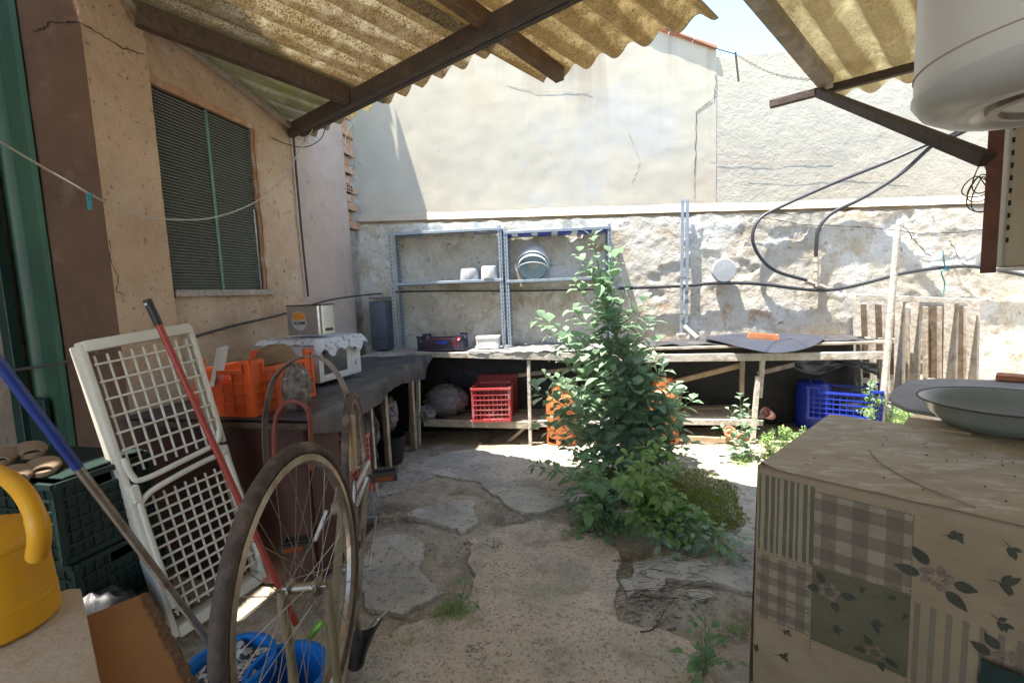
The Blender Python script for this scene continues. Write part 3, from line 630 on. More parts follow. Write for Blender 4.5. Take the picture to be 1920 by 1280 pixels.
# ------------------------------------------------------------------ crates
def crate(name, label, L, Wd, H, m, loc, rz, nv=9, nh=3, raise_=.03, solid=False, slot=True, group=None, rot=None, slotm=None, cat='crate'):
    t = thing(name, label, cat, loc, rz, group, rot)
    q = MB(); e = .006
    def side(o, ux, un, L_, sl):
        ux = V(ux); un = V(un); o = V(o); mx = Matrix((ux, un, V((0, 0, 1)))).transposed()
        def b(x0, x1, z0, z1, d=.008, pro=0): q.box(o + ux*((x0+x1)/2) + un*pro + V((0, 0, (z0+z1)/2)), (x1-x0, d, z1-z0), mx)
        cw = L_*.16; zr = H-raise_
        b(0, L_, 0, .022, .012)
        b(0, cw, H-.02, H, .018, .002); b(L_-cw, L_, H-.02, H, .018, .002)
        b(cw, L_-cw, zr-.02, zr, .018, .002)
        if raise_ > .005:
            for x in (cw-.008, L_-cw): b(x, x+.012, zr-.018, H-.001, .016, .002)
        b(0, .02, .022, H-.02); b(L_-.02, L_, .022, H-.02)
        for k in range(1, nh+1):
            z = .02+(zr-.04)*k/(nh+1); b(.02, L_-.02, z-.005, z+.005, .010, .001)
        for k in range(1, nv):
            x = L_*k/nv
            top = (zr if cw < x < L_-cw else H)-.02
            if sl and abs(x-L_/2) < .055:
                b(x-.003, x+.003, .022, zr-.075, .008)
            else: b(x-.003, x+.003, .022, top, .008)
        if sl:
            b(L_/2-.065, L_/2+.065, zr-.08, zr-.066, .014, .002)
            for x in (L_/2-.068, L_/2+.06): b(x, x+.008, zr-.068, zr-.019, .014, .002)
        if solid:
            p = -.003
            if sl:
                b(.02, L_/2-.066, .02, zr-.018, .003, p); b(L_/2+.066, L_-.02, .02, zr-.018, .003, p); b(L_/2-.066, L_/2+.066, .02, zr-.074, .003, p)
            else: b(.02, L_-.02, .02, zr-.018, .003, p)
            for xa, xb in ((.02, cw), (L_-cw, L_-.02)): b(xa, xb, zr-.018, H-.019, .003, p)
    side((-L/2, -Wd/2, 0), (1, 0, 0), (0, -1, 0), L, slot and not (L > Wd)); side((L/2, Wd/2, 0), (-1, 0, 0), (0, 1, 0), L, slot and not (L > Wd))
    side((L/2, -Wd/2, 0), (0, 1, 0), (1, 0, 0), Wd, slot); side((-L/2, Wd/2, 0), (0, -1, 0), (-1, 0, 0), Wd, slot)
    obj('body', q, m, t, local=True, bev=0)
    f = MB().box((0, 0, .008), (L-.01, Wd-.01, .006)); obj('base', f, m, t, local=True)
    return t
oc = at(440, 780, Z=.90)
crate('plastic_crate', 'bright orange plastic crate with ribbed sides at the near end of the left bench', .50, .36, .29, m_orange, (-1.93, 2.37, .912), R_(88), nv=6, nh=3, solid=True, raise_=.05)
# contents of the orange crate
q = MB()
for k in range(4):
    a = RN(-.3, .3); q.box((-1.93+RN(-.05, .05), 2.3+RN(-.1, .1), 1.04+.03*k), (.22, .16, .01), Matrix.Rotation(a, 3, 'Z') @ Matrix.Rotation(RN(-.3, .3), 3, 'X'))
q.box((-2.0, 2.18, 1.17), (.02, .16, .2), Matrix.Rotation(.5, 3, 'Z') @ Matrix.Rotation(.25, 3, 'Y'))
tag(obj('loose_papers', q, m_white), 'white papers and boards inside the orange crate', 'papers')
q = MB().lathe([(.001, .02), (.06, .03), (.10, .09), (.11, .16), (.08, .22), (.04, .245), (.001, .25)], (-1.87, 2.46, 1.0), 20, sx=1.0, sy=1.2); q.v = [p+noise.noise_vector(p*16)*.012 for p in q.v]
tag(obj('cloth_sack', q, mat('sack', (.28, .18, .1), (.18, .11, .06), sc=14, rough=.9, bump=.6)), 'rolled brown burlap sack inside the orange crate', 'sack')

# back bench crates
ub, _ = so(830, 640, .42); c = W(ub, .40, TB+.005)
crate('plastic_crate', 'dark navy and red plastic crate on the back bench under the left shelving bay', .46, .27, .15, plain('navy_plastic', (.03, .035, .07), rough=.5), tuple(c), TH, nv=8, nh=3, raise_=.035)
cl_ = MB(); mB2 = Matrix.Rotation(TH, 3, 'Z'); cl_.box(c+V((.0, .0, .06)), (.40, .22, .09), mB2); o_ = obj('red_packs', cl_, m_redd, bev=.008); tag(o_, 'dark red packets lying inside the dark crate on the back bench', 'packets')
pl_ = MB().box(c+mB2 @ V((.02, -.142, .085)), (.11, .004, .035), mB2); tag(obj('crate_label', pl_, m_blue, bpy.data.objects[[o.name for o in bpy.data.objects if o.name.startswith('plastic_crate')][-1]]), 'blue name plate')
ub, _ = so(916, 645, .42); c = W(ub, .42, TB+.005)
crate('plastic_basket', 'small white lattice basket on the back bench beside the middle shelving post', .215, .15, .12, m_white, tuple(c), TH, nv=10, nh=5, raise_=0, slot=False, cat='basket')
q = MB(); ug, zg = so(712, 600, .25); q.wb(ug-.09, ug+.09, .10, .30, TB, zg+.2); g_ = obj('grey_canister', q, plain('slate_plastic', (.09, .11, .15), rough=.5), bev=.012, seg=2); tag(g_, 'tall slate grey plastic canister in the corner of the back bench', 'canister')
q = MB()
for z in (.12, .55): q.wb(ug-.093, ug+.093, .097, .303, TB+z, TB+z+.008)
obj('band', q, m_hose, g_)

# ------------------------------------------------------------------ back bench
OB = .66
bt = thing('back_bench', 'long makeshift wooden bench along the back wall with a whitened front rail', 'bench', tuple(W(2, OB, 0)), TH)
u0_, _ = so(775, 655, OB); u1_, _ = so(1655, 655, OB)
print('bench', u0_, u1_)
ztop = .915
q = MB()
for k in range(7): q.wb(.1, u1_+RN(-.03, .05), .10+k*.083, .175+k*.083, ztop-.022, ztop+RN(-.002, .001))
obj('top_planks', q, m_woodg, bt, bev=.003)
def rail(xa, xb, ya, yb, off, h, m, nm='rail', w_=.03, par=bt):
    q = MB(); q.beam(atw(xa, ya, off), atw(xb, yb, off), w_, h); return obj(nm, q, m, par, bev=.003)
rail(778, 880, 664, 666, OB+.02, .05, m_woodg); rail(878, 1240, 664, 672, OB+.022, .075, m_woodw); rail(1236, 1655, 671, 666, OB+.02, .07, m_woodw)
rail(795, 1010, 792, 797, OB-.02, .07, m_woodg, 'shelf_rail'); rail(1006, 1140, 793, 796, OB-.018, .065, m_woodw, 'shelf_rail'); rail(1130, 1430, 788, 792, OB-.02, .055, m_woodw, 'shelf_rail')
rail(1255, 1425, 820, 828, OB+.02, .05, m_woodp, 'shelf_rail'); rail(1265, 1400, 768, 770, OB-.35, .06, m_woodp, 'shelf_rail')
rail(1240, 1395, 722, 683, OB-.2, .05, m_woodp, 'diagonal_brace'); rail(1420, 1500, 700, 680, OB-.3, .045, m_woodg, 'diagonal_brace'); rail(960, 1080, 705, 690, OB-.4, .04, m_woodg, 'diagonal_brace'); rail(950, 985, 830, 800, OB-.1, .03, m_woodg, 'diagonal_brace')
def leg(xa, ya, xb, yb, off, w_, m, nm='leg', d=.04):
    q = MB(); a = atw(xa, ya, off); b = atw(xb, yb, off); b.z = max(b.z, -.02); q.beam(a, b, d, w_, (0, 1, 0)); return obj(nm, q, m, bt, bev=.003)
leg(772, 668, 772, 838, OB-.05, .05, m_woodg); leg(783, 668, 785, 836, OB, .03, m_woodw)
leg(991, 675, 995, 842, OB+.01, .035, m_woodw, d=.03); leg(1392, 676, 1390, 742, OB-.15, .04, m_woodg)
leg(1430, 672, 1424, 745, OB+.02, .04, m_woodw); leg(1421, 705, 1411, 828, OB+.055, .042, m_woodw)
leg(1655, 672, 1655, 780, OB, .04, m_woodg)
q = MB()
for k in range(6): q.wb(u0_+.05, so(1420, 790, .5)[0], .12+k*.085, .18+k*.085, .205, .225)
obj('lower_slats', q, m_woodg, bt, bev=.002)
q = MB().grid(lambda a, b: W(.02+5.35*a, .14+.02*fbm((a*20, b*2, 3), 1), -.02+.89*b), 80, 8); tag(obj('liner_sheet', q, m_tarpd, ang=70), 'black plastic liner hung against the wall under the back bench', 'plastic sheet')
# rumpled plastic on back bench
def rumple(u0, u1, o0, o1, z, amp, fr, seed, nu=60, nv=16, rnd=0, th=.003):
    def fn(a, b):
        u = u0+(u1-u0)*a; o = o0+(o1-o0)*b
        if rnd: o = o0+(o1-o0)*b*math.sqrt(max(.02, 1-(2*a-1)**4))
        zz = z+abs(amp*fbm((u, o, seed), fr))+ (.004)
        dr = max(0, o-OB-.03); zz -= dr*1.2
        return W(u+.01*fbm((o, seed, 1), 9), o+.015*fbm((u, seed, 0), 5)*(b == 1), zz)
    return MB().grid(fn, nu, nv, th)
ua, _ = so(880, 650, OB); ub_, _ = so(1170, 650, OB)
tag(obj('crumpled_sheet', rumple(ua, ub_, .12, OB+.04, ztop, .03, 5, 3, 90, 24), mat('grey_sheet', (.3, .29, .28), (.1, .1, .1), sc=7, rough=.5, bump=.3, bsc=12), ang=60), 'crumpled grey plastic sheet on the back bench behind the tall weed', 'plastic sheet')
ua, _ = so(1215, 650, OB); ub_, _ = so(1625, 640, .5)
tag(obj('black_tarp', rumple(ua, ub_, .14, OB-.03, ztop+.0, .045, 3.0, 8, 90, 24), m_tarp, ang=60), 'black plastic tarpaulin spread over the right half of the back bench', 'tarpaulin')
ua, _ = so(1342, 660, OB+.05); ub_, _ = so(1568, 660, OB+.05)
def dfn(a, b):
    th_ = 2*math.pi*a; r = b
    u = (ua+ub_)/2+(ub_-ua)/2*r*math.cos(th_); o = .44+.38*r*math.sin(-th_)*-1
    return W(u, o, ztop+.055-.085*max(0, r*math.sin(th_))**3*1.2-.012*r**4+.004*fbm((u, o, 3), 4))
tag(obj('rubber_mat', MB().grid(dfn, 64, 12, -.004), plain('black_rubber_mat', (.045, .05, .068), rough=.36, var=.8, sc=4), ang=60), 'round black rubber mat overhanging the front of the back bench', 'mat')
# small things on the back bench
q = MB(); p = at(1430, 634, Z=ztop+.09); mt = Matrix.Rotation(R_(-8), 3, 'Z') @ Matrix.Rotation(R_(5), 3, 'Y')
for d, s_ in (((0, 0, 0), (.23, .11, .01)), ((0, -.05, .02), (.23, .01, .04)), ((0, .05, .02), (.23, .01, .04)), ((-.11, 0, .02), (.01, .09, .04)), ((.11, 0, .02), (.01, .09, .04))): q.box(p+mt @ V(d), s_, mt)
tag(obj('clay_trough', q, m_terra, bev=.002), 'small terracotta planter trough on the black mat of the back bench', 'planter')
q = MB().tube([atw(1284, 612, .28), atw(1308, 634, .42)], .022, 14); tag(obj('tube_piece', q, m_paleb), 'short pale pipe offcut leaning at the wall on the back bench', 'pipe')
q = MB(); pp = atw(1277, 632, .18); q.box((pp.x, pp.y, ztop+.04), (.09, .06, .08), Matrix.Rotation(.3, 3, 'Z')); tag(obj('concrete_block', q, m_mortar, bev=.008), 'small grey concrete lump at the foot of the metal channel', 'block')

# ------------------------------------------------------------------ things on the back wall
q = thing('metal_channel', 'twin galvanised channels wired upright to the back wall', 'metal post', tuple(atw(1283, 620, .15)))
obj('channel', MB().beam(atw(1289, 374, .14), atw(1287, 620, .16), .03, .028, (0, 1, 0)), m_galv, q, bev=.002); obj('channel', MB().beam(atw(1280, 374, .15), atw(1277, 640, .17), .03, .018, (0, 1, 0)), m_galv, q, bev=.002)
mb = MB()
for y in (520, 538, 588): 
    a, b = atw(1274, y, .19), atw(1294, y+3, .19); obj('binding_wire', MB().tube([a, b], .004, 5), m_wire, q)
dc = atw(1358, 507, .16); du = thing('meter_cover', 'round pale grey cap sticking out of the back wall above the black pipe', 'pipe cap', tuple(dc))
mW = Matrix((WU, V((0, 0, 1)), WN)).transposed()
obj('cap', MB().lathe([(.10, -.05), (.118, -.04), (.12, 0), (.112, .008), (.001, .012)], dc, 40, Mx=mW), plain('grey_cap', (.42, .45, .47), rough=.6), du, ang=30); obj('neck', MB().lathe([(.06, -.15), (.06, -.03)], dc, 20, Mx=mW), m_paleb, du)
# pipe
pts = smooth([atw(x, y, .15) for x, y in ((1150, 541), (1280, 536), (1340, 531), (1420, 532), (1530, 544), (1600, 536), (1700, 511), (1790, 500), (1850, 503), (1990, 530))])
tag(obj('water_pipe', MB().tube(pts, .017, 10), m_hose), 'thick black water pipe sagging along the right half of the back wall', 'pipe')
hs = [[(2050, 100, 1.4), (1900, 180, .9), (1790, 250, .5), (1745, 268, .35), (1660, 305, .2), (1560, 345, .16), (1470, 385, .15), (1425, 410, .15), (1411, 445, .16), (1424, 480, .16), (1455, 508, .16), (1515, 526, .15)], [(2050, 120, 1.4), (1900, 200, .9), (1790, 255, .5), (1752, 270, .35), (1690, 325, .22), (1620, 370, .17), (1560, 400, .15), (1535, 430, .15), (1530, 475, .15), (1530, 540, .14)]]
lb = ['black hose making the wide left loop on the back wall', 'black hose dropping straight to the pipe joint on the back wall']
for i, h in enumerate(hs): tag(obj('black_hose', MB().tube(smooth([atw(x, y, o) for x, y, o in h]), .0165 if i == 0 else .018, 10), m_hose), lb[i], 'hose', 'hoses on the back wall')
vv = thing('pipe_joint', 'weathered brass valve where the hoses meet the black pipe', 'valve', tuple(atw(1530, 520, .15)))
mb = MB(); mb.tube([atw(1530, 482, .15), atw(1530, 534, .15)], .024, 12); obj('body', mb, m_paleb, vv)
mb = MB()
for y in (486, 503, 520, 532): mb.tube([atw(1530, y, .15), atw(1530, y+5, .15)], .03, 6)
mb.tube([atw(1512, 527, .15), atw(1550, 541, .15)], .023, 10); obj('nuts', mb, m_mortar, vv)
# left cable
pts = [at(362, 632, X=XL+.03), at(440, 610, X=XL+.03), at(530, 589, X=XL+.03), at(620, 562, X=XL+.03), atw(705, 551, .12), atw(780, 546, .10), atw(1000, 545, .10), atw(1160, 541, .12)]
tag(obj('wall_cable', MB().tube(smooth(pts), .009, 6), m_wire), 'thin dark cable along the house wall and behind the shelving', 'cable')
tag(obj('wall_cable', MB().tube([at(-40, 700, Y=2.0), at(30, 693, Y=2.0), at(110, 682, Y=2.0), at(150, 672, Y=2.02)], .008, 6), m_wire), 'short black cable across the foot of the green door', 'cable')
# clothesline
pts = smooth([at(-60, 225, Y=1.3), at(0, 266, Y=1.45), at(165, 362, Y=1.9), at(240, 398, Y=2.1), at(310, 411, Y=2.3), at(400, 408, Y=2.6), at(480, 378, Y=2.95), at(530, 335, Y=3.3), at(560, 285, Y=3.6), at(585, 245, Y=3.75), at(592, 222, Y=3.78)])
tag(obj('clothesline', MB().tube(pts, .0045, 6), m_rope), 'pale clothesline sagging across the left side of the yard', 'rope')
cp = at(168, 378, Y=1.9); t = thing('clothes_peg', 'teal plastic clothes peg hanging on the clothesline', 'peg', tuple(cp))
for d in (-.006, .006): obj('jaw', MB().box(cp+V((d, 0, 0)), (.008, .012, .075), Matrix.Rotation(d*14+.1, 3, 'Y')), m_tealp, t, bev=.001)
obj('spring', MB().tube([cp+V((-.012, 0, .008)), cp+V((.012, 0, .008))], .005, 8), m_wire, t)
tag(obj('loose_wire', MB().tube(smooth([at(200, 0, Y=2.4), at(275, 30, Y=2.6), at(360, 90, Y=2.9), at(405, 128, Y=3.1), at(440, 195, Y=3.3), at(490, 248, Y=3.5), at(560, 276, Y=3.75), at(600, 262, Y=3.8), at(614, 225, Y=3.8)]), .004, 5), m_wire), 'thin dark wire drooping over the screened window', 'wire')
tag(obj('loose_wire', MB().tube(smooth([at(668, 195, X=XL+.02), at(672, 215, X=XL+.04), at(650, 250, X=XL+.05), at(652, 285, X=XL+.04), at(685, 315, X=XL+.02)]), .004, 5), m_rope), 'pale looping wire beside the broken brick corner', 'wire')
mb = MB()
for k in range(7):
    a = RN(0, 3); mb.tube([at(575, 250, Y=3.75)+V((.10*math.cos(a), RN(-.03, .03), .08*math.sin(a)))*s_ for s_ in (-1, 1)], .0015, 4)
tag(obj('wire_tangle', mb, m_wire), 'tangle of thin wires tied under the end of the steel beam', 'wire')
mb = MB(); cc = atw(1838, 352, 0)
cc = at(1838, 350, Y=3.0)
for k in range(5):
    c0 = cc+V((RN(-.02, .02), RN(-.02, .02), RN(-.05, .05))); r1, r2 = RN(.03, .07), RN(.05, .1)
    mb.tube([c0+V((r1*math.cos(a), .02*math.sin(2*a), r2*math.sin(a))) for a in [2*math.pi*j/24 for j in range(24)]], .003, 5, closed=True)
tag(obj('wire_coil', mb, m_wire), 'coil of dark wire hanging beside the rusty post', 'wire')
# aerial wire, rod, chain at sky gap
rd = thing('wire_rod', 'thin iron rod holding a wire and chain above the back wall', 'rod', tuple(at(1383, 150, Y=4.4)))
obj('rod', MB().tube([at(1379, 98, Y=4.4), at(1385, 153, Y=4.4)], .008, 8), m_wire, rd); 
tag(obj('stay_wire', MB().tube(smooth([at(1235, 50, Y=3.9), at(1300, 75, Y=4.1), at(1345, 92, Y=4.3), at(1380, 102, Y=4.4)]), .004, 5), m_wire), 'wire running from the golden sheet to the iron rod', 'wire')
mb = MB(); P0 = at(1380, 102, Y=4.4); P1 = at(1525, 150, Y=3.9)
for k in range(34):
    f = (k+.5)/34; p = P0.lerp(P1, f)-V((0, 0, .05*math.sin(math.pi*f))); d = (P1-P0).normalized(); s_ = V((0, 0, 1)) if k % 2 else d.cross(V((0, 0, 1)))
    mb.tube([p+d*.014*math.cos(a)+s_*.007*math.sin(a) for a in [2*math.pi*j/8 for j in range(8)]], .0022, 4, closed=True)
tag(obj('iron_chain', mb, m_wire), 'small chain from the iron rod to the right roof rafter', 'chain')

# ------------------------------------------------------------------ pallet, white post
m_gapshade = mat('gap_shade_brown', (.2, .15, .11), (.12, .085, .06), sc=9, rough=.9, bump=.3)  # dark brown backing boards: shade between the slats put into the colour
pl = thing('wooden_pallet', 'weathered whitewashed pallet standing upright against the back wall at right', 'pallet', tuple(W(so(1720, 640, .3)[0], .3, .4)), TH)
def plank(xa, ya, xb, yb, off, w_, m, nm='slat', d=.02):
    q = MB(); a = atw(xa, ya, off); b = atw(xb, yb, off); q.beam(a, b, d, w_, (0, 1, 0)); return obj(nm, q, m, pl, bev=.002)
for x, w_ in ((1605, .12), (1632, .11), (1658, .07)): plank(x, 556, x+6, 735, .26, w_, m_woodw)
for x, w_, y in ((1688, .13, 556), (1718, .13, 558), (1784, .165, 562), (1826, .13, 566)): plank(x, y, x-3, 735, .42, w_, m_woodw)
for x, w_ in ((1735, .06), (1760, .07), (1700, .06), (1810, .06)): plank(x, 575, x, 720, .25, w_, m_woodg)
q = MB(); q.prism([atw(1740, 572, .24), atw(1832, 574, .24), atw(1830, 712, .24), atw(1738, 708, .24)], WN*-.012); obj('gap_shade_board', q, m_gapshade, pl)
q = MB(); q.prism([atw(1606, 570, .15), atw(1690, 572, .15), atw(1690, 702, .15), atw(1606, 700, .15)], WN*-.012); obj('gap_shade_board', q, m_gapshade, pl)
q = MB()
for ya, yb in ((556, 566), (712, 722), (636, 645)): q.beam(atw(1597, ya, .55), atw(1838, yb, .55), .12 if ya == 556 else .09, .05 if ya != 636 else .03) if ya == 556 else q.beam(atw(1602, ya, .2), atw(1836, yb, .2), .03, .05)
obj('stringer', q, m_woodw, pl, bev=.003)
bb_ = MB().wb(so(1590, 720, .3)[0], so(1815, 720, .3)[0], .02, .40, -.1, uz(1700, 735, .4)[1]-.16); tag(obj('rubble_plinth', bb_, m_low, bev=.02), 'low rubble ledge under the standing pallet', 'plinth')
q = MB().tube([at(1684, 421, Y=4.7), at(1657, 742, Y=4.7), at(1650, 800, Y=4.7)], .026, 10); tag(obj('white_post', q, m_woodw), 'slim white pole standing in front of the pallet', 'pole')
tag(obj('twine_tie', MB().tube(smooth([atw(1768, 470, .16), atw(1772, 500, .18), atw(1780, 505, .19), atw(1765, 508, .19), atw(1771, 530, .17), atw(1769, 550, .17)]), .006, 5), m_tealp), 'teal twine knotted round the black pipe above the pallet', 'twine')

# ------------------------------------------------------------------ under the back bench
uu, _ = so(924, 790, .6); c = W(uu, .50, .235)
GR = 'red crates under the back bench'
crate('plastic_crate', 'faded red lattice crate on the low shelf under the back bench', .375, .36, .335, m_red, tuple(c), TH, nv=9, nh=5, raise_=0, group=GR)
c2 = W(uu+.03, .27, .235)
crate('plastic_crate', 'darker red crate just behind the faded red lattice one', .40, .10, .40, m_redd, tuple(c2), TH, nv=6, nh=3, raise_=0, solid=True, group=GR)
def lump(nm, c, r, m, label, cat, seed, amp=.25, sc=(1, 1, 1), group=None, fr=3):
    q = MB(); n = 22; pr = []
    for i in range(n+1):
        a = math.pi*i/n; pr.append((math.sin(a), -math.cos(a)))
    vs = []
    q.lathe(pr, (0, 0, 0), 40)
    o = []
    for p in q.v:
        k = 1+amp*noise.ridged_multi_fractal(p*fr*.5+V((seed, 0, 0)), 1, 2, 3, 1, 2)*.5 - amp*.6+.06*fbm(p, 8)
        o.append(V(c)+V((p.x*sc[0], p.y*sc[1], p.z*sc[2]))*r*k)
    q.v = o; b = obj(nm, q, m, ang=80); tag(b, label, cat, group); return b
lump('plastic_bag', tuple(W(so(835, 780, .5)[0], .42, .40)), .19, m_bag, 'big crumpled grey plastic bag beside the faded red crate', 'bag', 1, .4, (1.25, 1, .85), fr=5)
lump('plastic_bag', tuple(W(so(798, 780, .6)[0], .58, .30)), .10, m_bag, 'small crumpled light bag at the left leg of the back bench', 'bag', 5, .5, (1, 1, .9), fr=5)
# gas cylinders
def gas(nm, x, y, off, h, label):
    u, _ = so(x, y, off); c = W(u, off, 0); t = thing(nm, label, 'gas cylinder', tuple(c), TH, 'orange gas cylinders')
    r = .15
    q = MB().lathe([(r*.6, .05), (r*.9, .06), (r, .09), (r, h-.1), (r*.97, h-.06), (r*.8, h-.02), (r*.45, h), (.03, h+.005), (.001, h+.005)], (0, 0, 0), 40); obj('body', q, m_gal, t, local=True, ang=40)
    q = MB()
    q.lathe([(r*.98, 0), (r, 0), (r, .02), (r*.98, .02)], (0, 0, 0), 40, closed=True)
    for k in range(6): 
        a = k*math.pi/3+.3; q.box((r*.985*math.cos(a), r*.985*math.sin(a), .05), (.006, .05, .07), Matrix.Rotation(a, 3, 'Z'))
    obj('foot_ring', q, m_gal, t, local=True)
    q = MB().lathe([(r*.62, h-.02), (r*.64, h-.02), (r*.62, h+.09), (r*.6, h+.09)], (0, 0, 0), 30, closed=True); obj('collar', q, m_gal, t, local=True)
    obj('valve', MB().lathe([(.02, h), (.02, h+.05), (.03, h+.055), (.03, h+.07), (.001, h+.075)], (0, 0, 0), 14), m_chrome, t, local=True)
    return t
gas('gas_cylinder', 1054, 830, .60, .50, 'orange gas cylinder under the bench, left of the tall weed')
gas('gas_cylinder', 1243, 838, .60, .53, 'orange gas cylinder under the bench, right of the tall weed')
# blue crate and drum
cb_ = at(1555, 800, Z=.12)
crate('plastic_crate', 'royal blue plastic crate beside the weeds below the back bench', .56, .40, .31, m_blue, (cb_.x+.16, cb_.y+.10, .19), R_(-25), nv=11, nh=4, raise_=.04)
dd = atw(1525, 735, .30); dd.z -= .06; t = thing('blue_drum', 'blue plastic drum with a moulded handle behind the blue crate', 'drum', (dd.x, dd.y, .1))
q = MB().lathe([(.17, 0), (.15, .02), (.15, .38), (.13, .43), (.08, .45), (.001, .45)], (dd.x, dd.y, .05), 32, sx=1.0); obj('body', q, m_blue, t)
obj('handle', MB().tube([V((dd.x-.06, dd.y-.08, .49)), V((dd.x-.05, dd.y-.08, .53)), V((dd.x+.05, dd.y-.08, .53)), V((dd.x+.06, dd.y-.08, .49))], .012, 8), m_black, t)
t = MB().grid(lambda a, b: atw(1490+155*a, 672+18*b+10*math.sin(a*7)*b+8*a, .5+.05*fbm((a*4, b*4, 0), 1.5)), 24, 8, .003); tag(obj('hanging_tarp', t, mat('tarp_grey', (.12, .13, .15), (.06, .065, .075), sc=6, rough=.4, bump=.4, bsc=12), ang=60), 'folded grey plastic hanging under the right end of the back bench', 'tarpaulin')
pt = at(1448, 780, Z=.2); q = MB().lathe([(.035, 0), (.055, .1), (.058, .11), (.05, .11), (.001, .02)], pt, 20, Mx=Matrix.Rotation(R_(-60), 3, 'Y') @ Matrix.Rotation(.5, 3, 'X')); tag(obj('striped_cup', q, mat('stripe', (.5, .12, .1), (.6, .5, .45), sc=22, rough=.5, bump=.05, lo=.48, hi=.52)), 'small red and white plant pot tipped over by the bench leg', 'plant pot')
q = MB().tube([at(1085, 847, Z=.02), at(1170, 852, Z=.02)], .02, 8); tag(obj('pale_pipe', q, m_lblue), 'pale blue pipe lying on the floor behind the weed', 'pipe')
for i, (x, y, z) in enumerate(((1365, 815, .08), (1388, 812, .1))):
    p = at(x, y, Z=z); q = MB().lathe([(.035, 0), (.05, .08), (.055, .085), (.045, .085), (.001, .02)], p, 18, Mx=Matrix.Rotation(R_(50+60*i), 3, 'X')); tag(obj('clay_pot', q, m_terra), ['broken clay pot behind the seedling, left one', 'small clay pot tipped beside the broken bench leg'][i], 'plant pot')

# ------------------------------------------------------------------ left bench
lt = thing('left_bench', 'bench along the house wall with wooden legs and dark boards', 'bench', (-2.2, 3.2, 0))
XF = -1.80
def xf(y): return -1.44-.115*(y-2.1)
obj('top_board', MB().prism([V((XL+.01, 2.06, .865)), V((xf(2.06), 2.06, .865)), V((xf(4.33), 4.33, .865)), V((XL+.01, 4.33, .865))], (0, 0, .03)), m_woodd, lt, bev=.003)
obj('end_cabinet', MB().bb((XL+.02, 2.12, .0), (-1.50, 2.44, .86)), m_maroon, lt, bev=.004)
obj('cabinet_door', MB().bb((-1.499, 2.15, .06), (-1.484, 2.41, .82)), m_maroon, lt, bev=.004)
for y in (3.70, 4.28): obj('leg', MB().bb((XF-.06, y, 0), (XF-.02, y+.05, .865)), m_woodg, lt, bev=.003)
obj('leg', MB().bb((-1.66, 3.1, 0), (-1.64, 3.13, .865)), m_woodw, lt, bev=.003)
def lcov(a, b):
    y = 2.07+2.38*a; bb2 = b
    skirt = .13+.03*math.sin(a*9)+.05*fbm((a*3, 1, 0), 1.5)
    if a > .86: skirt *= max(.05, (1-a)/.14)
    if a < .2: skirt *= .35+3.2*a
    Ltop = xf(y)-XL-.005
    d = (Ltop+skirt)*bb2
    if d < Ltop: x = XL+.015+d; z = .905+.010*abs(fbm((y*2, x*6, 3), 1))+.006*math.sin(y*19+x*4)*(.3+a)
    else: x = XL+.015+Ltop+.035*(d-Ltop)/.2+.012*math.sin(y*11); z = .90-(d-Ltop)
    if a > .9: x += .08*((a-.9)/.1)**1.5*bb2
    return V((x, y, z))
tag(obj('black_cover', MB().grid(lcov, 90, 60, .003), m_tarp, ang=60), 'black plastic cover draped over the left bench with a wavy skirt', 'plastic cover')
# microwave + cloth + dispenser
mwc = V((-2.05, 3.12, .935)); amw = R_(-8)
mw = thing('microwave_oven', 'white microwave oven on the left bench under a printed cloth', 'microwave', tuple(mwc), amw)
Wm, Dm, Hm = .42, .46, .27
q = MB().box((0, 0, Hm/2), (Wm, Dm, Hm)); obj('body', q, m_white, mw, local=True, bev=.008, seg=2)
q = MB()
x0 = Wm/2+.008
for y0, y1, z0, z1 in ((-Dm/2+.005, Dm/2-.12, .01, .05), (-Dm/2+.005, Dm/2-.12, Hm-.05, Hm-.01), (-Dm/2+.005, -Dm/2+.05, .05, Hm-.05), (Dm/2-.165, Dm/2-.12, .05, Hm-.05)): q.bb((Wm/2, y0, z0), (x0, y1, z1))
d_ = obj('door', q, m_white, mw, local=True, bev=.002)
obj('glass', MB().bb((Wm/2-.002, -Dm/2+.05, .05), (Wm/2+.003, Dm/2-.165, Hm-.05)), plain('oven_glass', (.1, .11, .12), rough=.15), d_, local=True)
obj('control_panel', MB().bb((Wm/2, Dm/2-.115, .01), (Wm/2+.007, Dm/2-.008, Hm-.01)), m_white, mw, local=True, bev=.002)
for z in (.09, .18):
    obj('knob', MB().lathe([(.02, 0), (.018, .014), (.001, .014)], (Wm/2+.007, Dm/2-.06, z), 20, Mx=Matrix.Rotation(R_(90), 3, 'Y')), m_lblue, mw, local=True)
for sx in (-1, 1):
    for sy in (-1, 1): obj('foot', MB().lathe([(.015, -.014), (.015, 0)], (sx*.16, sy*.17, 0), 12), m_black, mw, local=True)
def ccl(a, b):
    y = -.27+.56*a; d = -.27+.58*b; x = d; z = .292+.006*fbm((a*6, b*6, 4), 1)
    if d > .225: x = .225+(d-.225)*.4; z -= (d-.225)*1.0*(1+.6*fbm((a*6, 0, 4), 1))
    if y < -.235: z -= (-.235-y)*.9
    if y > .24: z -= (y-.24)*.8
    return mwc+Matrix.Rotation(amw, 3, 'Z') @ V((x, y, z))
tag(obj('print_cloth', MB().grid(ccl, 44, 44, .003), mat('printed_cloth', (.62, .62, .64), (.55, .56, .6), sc=6, rough=.8, bump=.2, layers=[((.12, .13, .17), 30, .54, .58, .8), ((.45, .2, .12), 9, .66, .7, .6)]), ang=60), 'white cloth with small dark print lying over the microwave', 'cloth')
dsc = mwc+V((-.0, -.02, .315)); ang_d = R_(-12)
